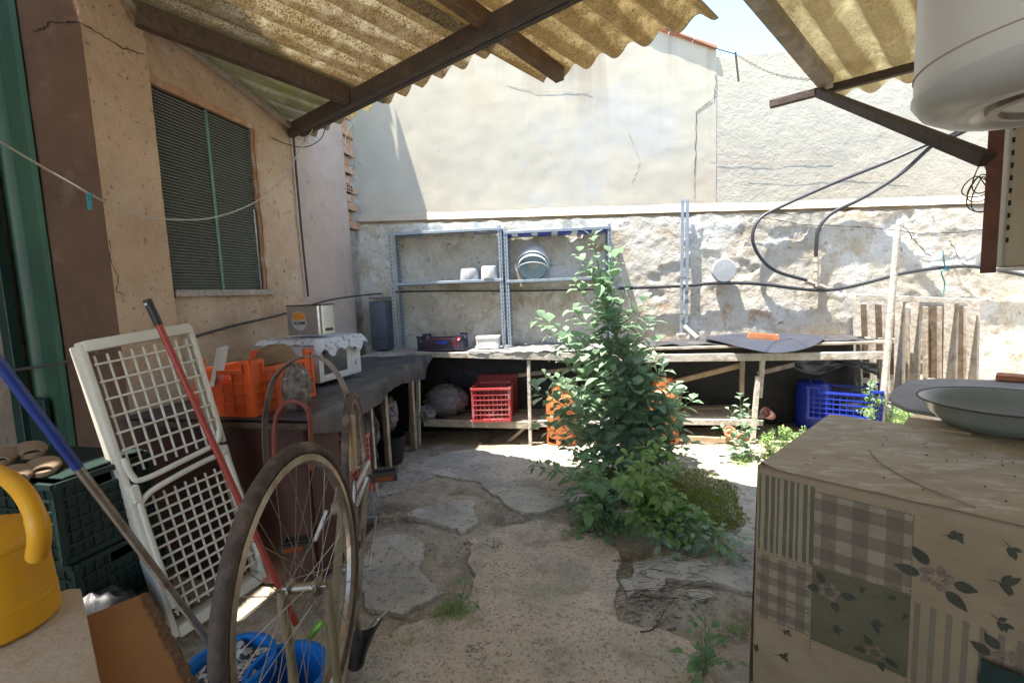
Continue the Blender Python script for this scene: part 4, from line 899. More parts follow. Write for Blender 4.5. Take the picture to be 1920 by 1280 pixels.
ds = thing('bar_dispenser', 'brushed metal napkin dispenser with an upside down round beer emblem, on the microwave', 'dispenser', tuple(dsc), ang_d)
q = MB(); prf = []
Ld, Wd_, Hd = .32, .16, .205
def rbox(L_, W_, r, z, n=6):
    out = []
    for cx, cy, a0 in ((L_/2-r, W_/2-r, 0), (-L_/2+r, W_/2-r, 90), (-L_/2+r, -W_/2+r, 180), (L_/2-r, -W_/2+r, 270)):
        for k in range(n+1): a = R_(a0+90*k/n); out.append(V((cx+r*math.cos(a), cy+r*math.sin(a), z)))
    return out
q.prism(rbox(Ld, Wd_, .03, 0), (.0, 0, Hd)); obj('body', q, m_alu, ds, local=True, bev=.003, ang=30)
q = MB().prism(rbox(Ld+.006, Wd_+.006, .032, Hd), (0, 0, .006)); obj('lid', q, m_black, ds, local=True)
obj('slot', MB().box((Ld/2+.0, 0, .035), (.004, .07, .02)), m_black, ds, local=True)
mE = Matrix.Rotation(R_(90), 3, 'X')
def half(r, a0, a1, y, nm, m):
    n = 28; ps = [V((-.03+r*math.cos(R_(a0+(a1-a0)*k/n)), y, .10+r*math.sin(R_(a0+(a1-a0)*k/n)))) for k in range(n+1)]
    return obj(nm, MB().prism(ps, (0, -.0008, 0)), m, ds, local=True)
half(.07, 0, 360, -Wd_/2-.0004, 'emblem', plain('emblem_grey', (.42, .4, .38), rough=.5)); half(.063, 8, 172, -Wd_/2-.0014, 'emblem_sun', plain('emblem_orange', (.6, .22, .03), rough=.5))
def text(s, size, M4, m, parent, bold=0):
    cu_ = bpy.data.curves.new('lettering', 'FONT'); cu_.body = s; cu_.size = size; cu_.extrude = .0004; cu_.align_x = 'CENTER'; cu_.align_y = 'CENTER'; cu_.offset = bold
    to = bpy.data.objects.new('tmp', cu_); COL.objects.link(to); bpy.context.view_layer.update()
    me = bpy.data.meshes.new_from_object(to.evaluated_get(bpy.context.evaluated_depsgraph_get())); bpy.data.objects.remove(to)
    me.transform(M4); me.materials.clear(); me.materials.append(m); o = bpy.data.objects.new('lettering', me); COL.objects.link(o); o.parent = parent; return o
Mt = Matrix.Translation((-.03, -Wd_/2-.003, .086)) @ Matrix.Rotation(R_(90), 4, 'X') @ Matrix.Rotation(R_(180), 4, 'Z')
text('AMSTEL', .032, Mt, m_black, ds, .0006)
# jar bag at bench near end, by orange crate
lump('clear_bag', (-1.62, 2.27, 1.03), .082, m_cloud, 'cloudy plastic bag of small dry things in front of the orange crate', 'bag', 9, .3, (.95, .95, 1.6), None, 6)
# under left bench
g1 = crate('plastic_crate', 'red crate standing upright under the left bench, upper of the pair', .3, .3, .26, m_red, (-1.66, 2.66, .36), R_(5), nv=7, nh=5, raise_=0, group='red crates under the left bench')
copy_thing(g1, (-1.65, 2.68, .095), R_(2), 'red crate standing upright under the left bench, lower of the pair')
obj_st = MB().bb((-1.82, 2.5, 0), (-1.5, 2.84, .085)); tag(obj('storage_box', obj_st, m_maroon, bev=.006), 'dark wooden box under the pair of red crates', 'box')
lump('plastic_bag', (-2.02, 3.72, .35), .13, m_bag, 'grey plastic bag hanging between the left bench legs', 'bag', 12, .5, (.8, .9, 1.4), fr=5)
lump('plastic_bag', (-1.98, 4.05, .42), .12, m_bag, 'pale crumpled bag behind the left bench leg', 'bag', 15, .5, (.8, .9, 1.3), fr=5)
lump('plastic_bag', (-1.42, 2.6, .22), .08, m_bag, 'small white bag squeezed in front of the red crates', 'bag', 19, .5, (.7, .9, 1.2), fr=5)
q = MB().lathe([(.10, 0), (.14, .24), (.15, .25), (.13, .25), (.11, .05), (.001, .04)], (-1.92, 3.95, 0), 28); tag(obj('black_pot', q, m_black), 'black plastic plant pot on the floor under the left bench', 'plant pot')
m_tube = plain('maroon_tube', (.2, .05, .035), rough=.5)
tag(obj('red_tube', MB().tube(smooth([V(p) for p in (at(515, 900, Y=1.95), at(515, 800, Y=1.95), at(528, 762, Y=1.95), at(552, 752, Y=1.96), at(575, 765, Y=1.97), at(582, 800, Y=1.98), at(584, 880, Y=2.0))]), 0.012, 10), m_tube), 'bent dark red tube standing in front of the left bench', 'tube')

# ------------------------------------------------------------------ lattice lounger
TL = at(150, 640, Y=1.50); BLp = at(338, 1190, Z=.12); TR = at(345, 607, Y=1.85)
ex = (TR-TL); Wl = ex.length; ex.normalize(); ez = (TL-BLp); ez = ez-ex*ez.dot(ex); Hl = ez.length; ez.normalize(); en = ex.cross(ez)  # en faces viewer or not
if en.dot(CAM-TL) < 0: en = -en
def LP(a, b, d=0): return BLp + ex*(a*Wl) + ez*(b*Hl) + en*d
lg = thing('plastic_lounger', 'cream plastic lattice lounger folded and stood on end by the green door', 'lounger', tuple(BLp))
fl = Matrix((ex, en, ez)).transposed()
def lb_(q, a0, a1, b0, b1, d0, d1): q.box(LP((a0+a1)/2, (b0+b1)/2, (d0+d1)/2), (abs(a1-a0)*Wl, abs(d1-d0), abs(b1-b0)*Hl), fl)
q = MB(); lb_(q, -.02, 1.02, .965, 1.0, -.10, .012); lb_(q, -.06, .0, .0, .99, -.11, .004); lb_(q, 1.0, 1.05, .55, .99, -.10, .004); lb_(q, 1.0, 1.05, 0, .54, -.10, .004); lb_(q, 0, 1, -.01, .03, -.08, .004)
obj('frame', q, m_cream, lg, bev=.008, seg=2)
def lat(b0, b1, na, nb, nm, sk=0):
    q = MB()
    for k in range(na): a = .05+.9*k/(na-1); lb_(q, a-.009, a+.009, b0, b1, -.020, -.008)
    for k in range(nb): b = b0+(b1-b0)*(k+.5)/nb; lb_(q, .02, .98, b-.0032, b+.0032, -.010, .004)
    return obj(nm, q, m_cream, lg, bev=.0015)
lat(.56, .95, 9, 7, 'upper_lattice'); lat(.06, .47, 9, 11, 'lower_lattice')
pts = [LP(.0, .62, .01), LP(.02, .56, .012), LP(.1, .535, .015), LP(.5, .545, .02), LP(.9, .56, .015), LP(.99, .60, .01)]; obj('rim', MB().tube(smooth(pts), .012, 8), m_cream, lg)
pts = [LP(.02, .10, .01), LP(.01, .42, .012), LP(.05, .475, .015), LP(.3, .50, .02), LP(.9, .515, .015), LP(1.0, .47, .01), LP(1.02, .1, .01)]; obj('rim', MB().tube(smooth(pts), .012, 8), m_cream, lg)
q = MB(); lb_(q, -.05, .04, .47, .53, -.09, .03); obj('hinge', q, m_cream, lg, bev=.006)

# poles
pA = at(-25, 650, Y=.92); pB = at(395, 1205, Z=.22); d = pB-pA
t = thing('mop_pole', 'long pole, blue above and bare metal below, leaning across the lounger into the bucket', 'pole', tuple(pB))
mid = pA+d*.30
obj('metal_tube', MB().tube([mid, pB], .0125, 14), m_chrome, t); obj('blue_sleeve', MB().tube([pA-d*.05, mid+d*.01], .0135, 14), m_pole, t)
rA = at(276, 562, Y=1.70); rB = at(452, 945, Y=1.77); rC = rA+(rB-rA)*1.9
rC = rA+(rB-rA)*(rA.z-.03)/(rA.z-rB.z)
t = thing('broom_pole', 'red broom handle with a black tip leaning over the cream lounger', 'pole', tuple(rC))
obj('stick', MB().tube([rA+(rC-rA)*.07, rC], .0135, 14), m_redp, t); obj('grip', MB().tube([rA, rA+(rC-rA)*.072], .0165, 14), m_black, t); obj('hang_hole', MB().lathe([(.006, 0), (.001, .002)], rA+(rC-rA)*.012+V((0, -.0165, 0)), 12, Mx=Matrix.Rotation(R_(90), 3, 'X')), m_white, t)

# ------------------------------------------------------------------ green crates with slippers
cg = at(190, 870, Y=1.33); print('green crate corner', cg)
gt = .62
gc0 = at(70, 880, Z=gt)
m_gcr = plain('dark_green_plastic', (.006, .022, .017), rough=.5)
gA = crate('plastic_crate', 'dark green plastic crate with slippers on it, upper of the stack', .52, .36, .31, m_gcr, (-2.20, 1.52, .565), R_(-4), nv=10, nh=5, raise_=0, solid=True, group='dark green crates by the lounger')
copy_thing(gA, (-2.19, 1.53, .25), R_(-2), 'dark green plastic crate at the bottom of the stack')
q = MB().bb((-2.42, 1.36, 0), (-1.96, 1.68, .245)); tag(obj('plank_base', q, m_woodg, bev=.004), 'wooden block under the green crates', 'block')
lid = MB().bb((-2.45, 1.36, .876), (-1.96, 1.68, .886)); tag(obj('crate_lid', lid, m_gcr, bev=.003), 'dark green lid closing the slipper crate', 'lid')
def slipper(loc, rz, label, tilt=0):
    t = thing('slipper', label, 'slipper', loc, rz, 'tan slippers on the green crate', rot=(tilt, 0, rz))
    out = []
    for k in range(28):
        a = 2*math.pi*k/28; x = .12*math.cos(a); y = (.042+.008*math.cos(a))*math.sin(a); out.append(V((x, y, 0)))
    obj('sole', MB().prism(out, (0, 0, .022)), m_tan, t, local=True, bev=.004)
    def up(a, b):
        x = .0+.105*a; w_ = (.048+.006)*(1-.45*a**3); th_ = math.pi*b; return V((x, -w_*math.cos(th_), .016+(.036-.014*a)*math.sin(th_)**.8))
    obj('strap', MB().grid(up, 10, 16, .006), m_tan, t, local=True, ang=70); return t
for i, (x, y, z, a, l) in enumerate(((82, 880, .888, -35, 'tan rubber slipper at the right of the four on the green crate'), (28, 896, .888, -30, 'tan rubber slipper nearest the watering can'), (55, 850, .925, -28, 'tan rubber slipper lying on top of the others, right'), (8, 862, .925, -40, 'tan rubber slipper lying on top of the others, left'))):
    p = at(x, y, Z=z); slipper((p.x, p.y, z), R_(a), l)
lump('black_bag', (-1.90, 1.36, .25), .16, m_black, 'black bin bag slumped beside the lounger foot', 'bag', 22, .4, (1, 1, 1.1), fr=4)

# ------------------------------------------------------------------ left foreground
zf = .85
tb = thing('side_table', 'brown board tabletop with a crumbling chipboard edge, bottom left', 'table', tuple(at(220, 1200, Z=zf)))
c1 = at(272, 1110, Z=zf); c2_ = at(362, 1280, Z=zf); dr = (c2_-c1).normalized(); dl = V((-dr.y, dr.x, 0)); 
if dl.x > 0: dl = -dl
poly = [c1, c1+dr*1.0, c1+dr*1.0+dl*.7, c1+dl*.7]
obj('tabletop', MB().prism([p for p in poly], (0, 0, -.028)), m_mdf, tb, bev=.002)
def edg(a, b):
    p = c1+dr*(1.0*a)-dl*(.003+.008*abs(fbm((a*14, b*3, 2), 1))+.006*abs(fbm((a*90, b*9, 2), 1))); return V((p.x, p.y, zf-.001-.034*b-.004*abs(fbm((a*30, b, 0), 1))))
q = MB().grid(edg, 160, 6); q.grid(lambda a, b: V((*(c1+dr*a+dl*((1-b)*(.008+.010*abs(fbm((a*22, 2, 0), 1))+.005*abs(fbm((a*80, 2, 0), 1))))).xy, zf+.0015)).lerp(edg(a, 0), b), 160, 2)
obj('chipped_edge', q, m_chip, tb, ang=40)
for a, b in ((.06, .06), (.94, .06), (.06, .64), (.94, .64)): p = c1+dr*a+dl*b; obj('leg', MB().bb((p.x-.02, p.y-.02, 0), (p.x+.02, p.y+.02, zf-.028)), m_woodd, tb, bev=.002)
f1 = at(150, 1094, Z=zf+.035); f2 = at(192, 1290, Z=zf+.035); fd = (f2-f1).normalized(); fn_ = V((-fd.y, fd.x, 0)); 
if fn_.x > 0: fn_ = -fn_
q = MB().prism([f1+fd*.02+fn_*.0, f1+fd*.8, f1+fd*.8+fn_*.5, f1+fn_*.5, f1+fn_*.02], (0, 0, -.033)); tag(obj('foam_board', q, m_foam, bev=.006, seg=2), 'dusty white foam slab under the yellow watering can', 'foam slab')
# watering can
wcx = at(-20, 1170, Z=zf+.04); wc_ = V((wcx.x-.0, wcx.y, zf+.037)); wr = .098
wc_ = at(10, 1195, Z=zf+.037)+V((-.062, .02, 0))
wcn = thing('watering_can', 'yellow plastic watering can at the left edge of the foreground', 'watering can', tuple(wc_))
prf = [(.001, 0), (wr*.95, 0), (wr*1.02, .008), (wr*1.01, .06), (wr*1.0, .061), (wr*.95, .175), (wr*.97, .177), (wr*.97, .185), (wr*.93, .192), (wr*.84, .204), (wr*.6, .214), (wr*.5, .218), (.001, .218)]
prf = [(a, b*.95) for a, b in prf]; obj('body', MB().lathe(prf, wc_, 56), m_yel, wcn, ang=40)
hd = V((.93, -.37, 0)).normalized(); 
hp = [wc_+hd*(.02)+V((0, 0, .182)), wc_+hd*(-.01)+V((0, 0, .225)), wc_+hd*(.03)+V((0, 0, .245)), wc_+hd*(.065)+V((0, 0, .225)), wc_+hd*(.082)+V((0, 0, .19)), wc_+hd*(.080)+V((0, 0, .155))]
hp = [wc_+hd*(-.09)+V((0, 0, .298)), wc_+hd*(-.04)+V((0, 0, .302)), wc_+hd*(.02)+V((0, 0, .285)), wc_+hd*(.064)+V((0, 0, .262)), wc_+hd*(.082)+V((0, 0, .225)), wc_+hd*(.078)+V((0, 0, .18))]
hn = V((-hd.y, hd.x, 0)); hp = [at(x, y, pl=(wc_, hn)) for x, y in ((-120, 930), (-70, 885), (-10, 884), (34, 912), (62, 955), (74, 1000), (70, 1040))]; obj('handle', MB().tube(smooth(hp, 8), [.0125]*35+[.0135]*14, 14), m_yel, wcn)
obj('spout', MB().tube([wc_+hd*-.05+V((0, 0, .04)), wc_+hd*-.2+V((0, 0, .2)), wc_+hd*-.26+V((0, 0, .26))], [.03, .018, .014], 16), m_yel, wcn)

# ------------------------------------------------------------------ buckets under bike
bq = at(432, 1250, Z=.22); print('bucket', bq)
def bucket(nm, c, r, h, m, label, tilt=0, group='blue buckets by the bicycle'):
    t = thing(nm, label, 'bucket', tuple(c), group=group, rot=(R_(tilt), R_(tilt*.6), .4))
    obj('shell', MB().lathe([(r*.72, 0), (r*.98, h), (r*1.04, h), (r*1.04, h-.025), (r*1.07, h-.025), (r*1.07, h+.006), (r*.95, h+.006), (r*.70, .02), (.001, .02)], (0, 0, 0), 44), m, t, local=True, ang=40)
    obj('handle', MB().tube([V((r*1.07*math.cos(a), -.3*r*math.sin(a), h-.02-.9*r*math.sin(a))) for a in [math.pi*k/16 for k in range(17)]], .004, 6), m_white, t, local=True); return t
bucket('plastic_bucket', V((bq.x, bq.y, 0.0)), .14, .235, m_blueb, 'bright blue bucket the mop pole stands in', 0)
bucket('plastic_bucket', V((bq.x+.20, bq.y+.02, 0.0)), .13, .22, m_blueb, 'second bright blue bucket seen through the spokes of the front wheel', 4)
q = MB().grid(lambda a, b: V((bq.x-.11+.22*a, bq.y-.11+.22*b, .215+.03*fbm((a*3, b*3, 1), 1.5))), 24, 24, .004)
tag(obj('patterned_rag', q, mat('rag', (.5, .52, .52), (.03, .04, .05), sc=38, rough=.9, bump=.4, lo=.47, hi=.53), ang=60), 'black and white patterned rag stuffed in the blue bucket', 'rag')
tag(obj('lime_strap', MB().tube(smooth([at(515, 1245, Z=.10), at(560, 1215, Z=.16), at(605, 1165, Z=.25)]), .012, 8), m_lime), 'lime green plastic handle lying between bucket and bicycle', 'handle')

# ------------------------------------------------------------------ bicycle (upside down)
FC = V((-.700, .945, .83)); az = .178; el = .051
nW = V((math.cos(el)*math.cos(az), math.cos(el)*math.sin(az), math.sin(el)))
bi = thing('bicycle', 'old bicycle standing upside down on saddle and handlebars, front wheel nearest', 'bicycle', (-.8, 1.4, 0))
def wheel(c, n, nm, tyre=True, Rr=.335, ns=36):
    n = n.normalized(); u = V((0, 0, 1)).cross(n).normalized(); v = n.cross(u)
    wh_ = bpy.data.objects.new(nm, None); COL.objects.link(wh_); wh_.parent = bi; wh_.location = c-bi.location
    def ring(r, h=0, k=72): return [c+u*r*math.cos(2*math.pi*i/k)+v*r*math.sin(2*math.pi*i/k)+n*h for i in range(k)]
    if tyre: obj('tyre', MB().tube(ring(Rr-.015), .0155, 14, closed=True), m_rubber, wh_)
    q = MB(); k = 96
    pr = [(-.011, Rr-.030), (-.0125, Rr-.046), (-.006, Rr-.052), (.006, Rr-.052), (.0125, Rr-.046), (.011, Rr-.030)]
    vs = []; fs = []
    for i in range(k):
        a = 2*math.pi*i/k
        for h, r in pr: vs.append(c+u*r*math.cos(a)+v*r*math.sin(a)+n*h)
    m_ = len(pr)
    for i in range(k):
        j = (i+1) % k
        for a in range(m_): fs.append((i*m_+a, i*m_+(a+1) % m_, j*m_+(a+1) % m_, j*m_+a))
    q.add(vs, fs); obj('rim', q, m_chrome, wh_, ang=30)
    q = MB()
    for i in range(ns):
        a = 2*math.pi*i/ns; s_ = 1 if i % 2 else -1; b = a+(1 if (i//2) % 2 else -1)*R_(75)
        p0 = c+(u*math.cos(b)+v*math.sin(b))*.02+n*s_*.032; p1 = c+(u*math.cos(a)+v*math.sin(a))*(Rr-.05)+n*s_*.003; q.tube([p0, p1], .0011, 4, cap=False)
    obj('spokes', q, m_chrome, wh_)
    mN = Matrix((u, v, n)).transposed()
    obj('hub', MB().lathe([(.006, -.052), (.006, -.036), (.022, -.035), (.022, -.030), (.012, -.028), (.012, .028), (.022, .030), (.022, .035), (.006, .036), (.006, .052)], c, 18, Mx=mN), m_chrome, wh_)
    return u, v
u, v = wheel(FC, nW, 'front_wheel')
fdr = V((-.38, .92, 0)).normalized(); lat_ = V((fdr.y, -fdr.x, 0))
RC = FC+fdr*1.02+V((0, 0, -.08))
wheel(RC, lat_, 'rear_wheel', ns=28)
def ftube(nm, pts, r, m=m_frame): return obj(nm, MB().tube(pts, r, 12), m, bi)
def bp(x, y, z): return FC+fdr*x+lat_*y+V((0, 0, z))
HZ = -.33
crown = bp(.04, 0, -.37)
for s_ in (-1, 1):
    ftube('fork_blade', smooth([bp(0, s_*.05, 0), bp(-.0, s_*.052, -.05), bp(.02, s_*.05, -.16), bp(.045, s_*.045, -.55), bp(.055, s_*.02, -.38)]), .0105)
ftube('head_tube', [bp(.06, 0, -.38), bp(.10, 0, -.54)], .017)
ftube('down_tube', [bp(.075, 0, -.43), bp(.585, 0, -.07)], .014); ftube('top_tube', [bp(.095, 0, -.52), bp(.70, 0, -.50)], .0135)
ftube('seat_tube', [bp(.585, 0, -.07), bp(.72, 0, -.56)], .014)
for s_ in (-1, 1):
    ftube('chain_stay', [bp(.59, s_*.02, -.06), bp(1.02, s_*.055, -.06)], .009, plain('stay_white', (.5, .5, .47), rough=.4)) if s_ == 1 else ftube('chain_stay', [bp(.59, s_*.02, -.06), bp(1.02, s_*.055, -.06)], .009)
    ftube('seat_stay', [bp(.705, s_*.015, -.50), bp(1.02, s_*.055, -.06)], .008)
ftube('handlebar_stem', [bp(.10, 0, -.54), bp(.115, 0, -.62), bp(.06, 0, -.66)], .012, m_chrome)
ftube('handlebar', smooth([bp(.16, -.26, -.74), bp(.05, -.24, -.74), bp(.05, -.1, -.67), bp(.06, 0, -.66), bp(.05, .1, -.67), bp(.05, .24, -.74), bp(.16, .26, -.74)]), .011, m_chrome)
def sad(a, b):
    x = .60+.26*a; w_ = .03+.045*a**1.6; th_ = math.pi*b; return bp(x, w_*math.cos(th_), -.66-.045*math.sin(th_)-.03*a)
obj('saddle', MB().grid(sad, 14, 12, .006), m_black, bi, ang=70)
ftube('seat_post', [bp(.715, 0, -.55), bp(.735, 0, -.68)], .0115, m_chrome)
BBp = bp(.585, 0, -.07)
mL = Matrix((fdr, V((0, 0, 1)), lat_)).transposed()
obj('chainring', MB().lathe([(.085, .040), (.092, .040), (.092, .044), (.085, .044)], BBp, 48, Mx=mL, closed=True), m_chrome, bi)
obj('bottom_bracket', MB().lathe([(.02, -.035), (.02, .035)], BBp, 20, Mx=mL), m_frame, bi)
q = MB()
for k in range(5): a = 2*math.pi*k/5; q.beam(BBp+lat_*.042, BBp+lat_*.042+(fdr*math.cos(a)+V((0, 0, 1))*math.sin(a))*.088, .012, .004, lat_)
obj('spider', q, m_chrome, bi)
pp1 = BBp+lat_*.06+fdr*-.03+V((0, 0, .165)); 
def pedal(p, s_):
    e = bpy.data.objects.new('pedal', None); COL.objects.link(e); e.parent = bi; e.location = p-bi.location
    q = MB(); 
    for dx in (-.035, .035): q.beam(p+fdr*dx+lat_*s_*.012, p+fdr*dx+lat_*s_*.105, .012, .024)
    q.beam(p+fdr*-.035+lat_*s_*.10, p+fdr*.035+lat_*s_*.10, .006, .024); q.beam(p+lat_*s_*0, p+lat_*s_*.10, .012, .012); obj('body', q, m_black, e, bev=.001)
    obj('reflector', MB().beam(p+fdr*-.0425+lat_*s_*.03, p+fdr*-.0425+lat_*s_*.09, .004, .018), plain('reflector_amber', (.2, .05, .015), rough=.2), e)
p_ = at(690, 893, Y=1.55); 
crankend = V((p_.x, p_.y, p_.z))
obj('crank_arm', MB().beam(BBp+lat_*.05, crankend-lat_*.0, .022, .014, lat_), m_chrome, bi, bev=.002); pedal(crankend, 1)
ce2 = BBp-(crankend-BBp-lat_*.05)-lat_*.05; obj('crank_arm', MB().beam(BBp-lat_*.05, ce2, .022, .014, lat_), m_chrome, bi, bev=.002); pedal(ce2, -1)
pts = [];
for k in range(17): a = R_(90+180*k/16); pts.append(BBp+lat_*.042+fdr*.09*math.cos(a)+V((0, 0, .09*math.sin(a))))
for k in range(13): a = R_(-90+180*k/12); pts.append(RC+lat_*.042+fdr*.035*math.cos(a)+V((0, 0, .035*math.sin(a))))
obj('chain', MB().tube(pts, .0035, 4, closed=True), m_rust, bi)
# rear rack of thin wire and lever
q = MB()
for s_ in (-.05, .05, 0): q.tube([bp(.80, s_, -.42), bp(1.25, s_, -.42)], .004, 6)
for x in (.8, 1.0, 1.25): q.tube([bp(x, -.05, -.42), bp(x, .05, -.42)], .004, 6)
for s_ in (-.06, .06): q.tube([bp(1.1, s_*.9, -.42), bp(1.02, s_, -.06)], .004, 6)
obj('rear_rack', q, m_alu, bi)
kp = at(705, 1150, Z=.06); q = MB().tube(smooth([at(728, 1143, Z=.08), at(712, 1160, Z=.07), at(695, 1185, Z=.04), at(687, 1208, Z=.02)]), [.009]*7+[.016]*6+[.010]*6, 8)
obj('brake_lever', q, m_alu, bi)
# small bits: wooden grip, loose mudguard arc
q = MB().tube([at(658, 778, Y=1.75), at(661, 882, Y=1.7)], [.014, .018], 12); tag(obj('hand_tool', q, m_woodp), 'pale wooden tool handle standing behind the bicycle wheel', 'handle')
ar = [(500, 870), (497, 820), (499, 770), (512, 715), (540, 682), (578, 667), (615, 680), (643, 720), (660, 775), (668, 830), (671, 880)]
pts = smooth([at(x, y, Y=1.95-.002*i) for i, (x, y) in enumerate(ar)])
q = MB(); cen = at(585, 850, Y=1.93)
for k in range(len(pts)-1):
    d = (pts[k+1]-pts[k]); q.beam(pts[k]-d*.04, pts[k+1]+d*.04, .035, .006, (cen-pts[k]))
tag(obj('mudguard', q, mat('mudguard_paint', (.2, .16, .13), (.13, .1, .08), sc=12, rough=.4, bump=.05, metal=.3), bev=0, ang=60), 'loose arched bicycle mudguard standing before the orange crate', 'mudguard')

# ------------------------------------------------------------------ right table with oilcloth
K = V((.527, 1.778, .85)); e1 = V((.805, -.593, 0)).normalized(); e2 = V((.593, .805, 0)).normalized(); zt_ = .85
rt = thing('cloth_table', 'table hidden under the floral oilcloth at the right foreground', 'table', tuple(K))
Lr, Dr = 1.15, .90
mT = Matrix((e1, e2, V((0, 0, 1)))).transposed()
obj('tabletop', MB().box(K+e1*Lr/2+e2*Dr/2-V((0, 0, .02)), (Lr-.02, Dr-.02, .025), mT), m_woodp, rt)
for a in (.08, Lr-.08):
    for b in (.08, Dr-.08): p = K+e1*a+e2*b; obj('leg', MB().box((p.x, p.y, .41), (.05, .05, .82), mT), m_woodp, rt)
ocl = thing('oilcloth', 'patchwork oilcloth with gingham, stripes and rose print hanging over the right table', 'tablecloth', tuple(K))
def topf(a, b): p = K+e1*(Lr*a)+e2*(Dr*b); return V((p.x, p.y, zt_+.003*fbm((a*5, b*5, 2), 1.5)+ (.018*math.exp(-((a)**2+(b)**2)*900))))
obj('top', MB().grid(topf, 60, 50), m_octop, ocl, ang=60)
RD = .022
def frontf(a, b):
    z = zt_-.86*b; p = K+e1*(Lr*a); off = 0
    if b < .04: t_ = b/.04; off = -RD*(1-math.sin(t_*math.pi/2)); z = zt_-RD*(1-math.cos(t_*math.pi/2))-.0
    bulge = .016*fbm((a*2.2, b*2, 5), 1)*min(1, b*4)+.016*min(1, b*1.5)*math.sin(a*9+1+b)*.6+.009*math.sin(a*27+b*3)*b*b
    p = p-e2*(off+RD*0+bulge+.001*0); return V((p.x, p.y, z))
obj('front_drop', MB().grid(frontf, 70, 60), m_ocl, ocl, ang=60)
def leftf(a, b):
    z = zt_-.86*b; p = K+e2*(Dr*a); fl_ = .02*b*math.exp(-a*9)+.008*math.sin(a*22)*b
    p = p-e1*fl_-e2*(.0); return V((p.x, p.y, z))
obj('side_drop', MB().grid(leftf, 50, 50), m_ocl, ocl, ang=60)
# prints traced on the front drop: s along e1, z height
def sz(x, y): p = at(x, y, pl=(K, e2)); return (p-K).dot(e1), p.z
def FP(s, z, d=.0):
    a = s/Lr; b = (zt_-z)/.86
    p = frontf(a, max(b, .045)) if True else None
    return V((p.x, p.y, z))-e2*d
def patch(q, s0, s1, z0, z1, d):
    n = max(1, int(abs(s1-s0)/.02)); k = max(1, int(abs(z1-z0)/.02))
    q.grid(lambda a, b: FP(s0+(s1-s0)*a, z0+(z1-z0)*b, d), n, k)
def rect_(x0, y0, x1, y1): s0, z0 = sz(x0, y0); s1, z1 = sz(x1, y1); return s0, s1, z1, z0
def gingham(s0, s1, z0, z1, n, mm):
    q = MB(); patch(q, s0, s1, z0, z1, .0015); obj('print', q, m_glc, ocl)
    q = MB(); w_ = (s1-s0)/n/2; q2 = MB(); q3 = MB()
    for k in range(n): patch(q, s0+w_*(2*k+.5), s0+w_*(2*k+1.5), z0, z1, .0022)
    k2 = max(1, int(round((z1-z0)/w_/2))); h = (z1-z0)/k2/2
    for k in range(k2): patch(q2, s0, s1, z0+h*(2*k+.5), z0+h*(2*k+1.5), .0022)
    for a in range(n):
        for k in range(k2): patch(q3, s0+w_*(2*a+.5), s0+w_*(2*a+1.5), z0+h*(2*k+.5), z0+h*(2*k+1.5), .003)
    q2.v = [p+e2*.0003 for p in q2.v]
    obj('print', q, m_gla, ocl); obj('print', q2, m_gla, ocl); obj('print', q3, m_glb, ocl)
sA = sz(1527, 950)[0]; sB = sz(1712, 1000)[0]
zr1 = sz(1527, 920)[1]; zr2 = sz(1525, 1055)[1]; zr3 = sz(1520, 1195)[1]
gingham(sA, sB, zr2, zr1, 3, 0); gingham(.006, sA-.004, sz(1450, 1160)[1], sz(1450, 1042)[1], 3, 0)
q = MB(); patch(q, .008, sA-.004, sz(1460, 1040)[1]+.005, sz(1460, 895)[1], .0015); obj('print', q, m_glc, ocl)
q = MB(); 
for k in range(9):
    w_ = sA/9; patch(q, .008+w_*k, .008+w_*k+w_*(.62 if k % 3 else .35), sz(1460, 1040)[1]+.006, sz(1460, 895)[1]-.001, .0022)
obj('print', q, m_polive, ocl)
q = MB(); patch(q, sA, sB, zr3, zr2-.004, .0015); obj('print', q, m_polive, ocl)
q = MB()
for k in range(7):
    patch(q, sB+.01+k*.035, sB+.024+k*.035, .2, sz(1710, 1130)[1], .0015)
obj('print', q, m_gla, ocl)
q = MB() # stitched borders
def stitch(s0, z0, s1, z1):
    L_ = math.hypot(s1-s0, z1-z0); n = int(L_/.012)
    for k in range(n):
        f = k/n; g_ = (k+.6)/n
        a, b = s0+(s1-s0)*f, z0+(z1-z0)*f; c_, d_ = s0+(s1-s0)*g_, z0+(z1-z0)*g_
        if abs(s1-s0) > abs(z1-z0): q.grid(lambda x, y: FP(a+(c_-a)*x, b-.0012+.0024*y, .0036), 1, 1)
        else: q.grid(lambda x, y: FP(a-.0012+.0024*x, b+(d_-b)*y, .0036), 1, 1)
for s_ in (sA, sB): stitch(s_, zr1, s_, .22)
stitch(0.01, sz(1460, 1040)[1], sA, sz(1460, 1040)[1]); stitch(sA, zr1, sB, zr1); stitch(sA, zr2, sB, zr2); stitch(sA, zr3, sB, zr3); stitch(.01, sz(1450, 1160)[1], sA, sz(1450, 1160)[1])
obj('print', q, m_pline, ocl)
ql = MB(); qr = MB(); qs = MB()
def pleaf(q, s, z, L_, w_, ang, d=.003):
    ca, sa = math.cos(ang), math.sin(ang); n = 8; ring = []
    for k in range(n+1):
        t_ = k/n; ring.append((L_*t_, w_*math.sin(math.pi*t_**.75)))
    for k in range(n): 
        (x0, y0), (x1, y1) = ring[k], ring[k+1]
        q.add([FP(s+x*ca-y*sa, z+x*sa+y*ca, d) for x, y in ((x0, -y0), (x1, -y1), (x1, y1), (x0, y0))], [(0, 1, 2, 3)])
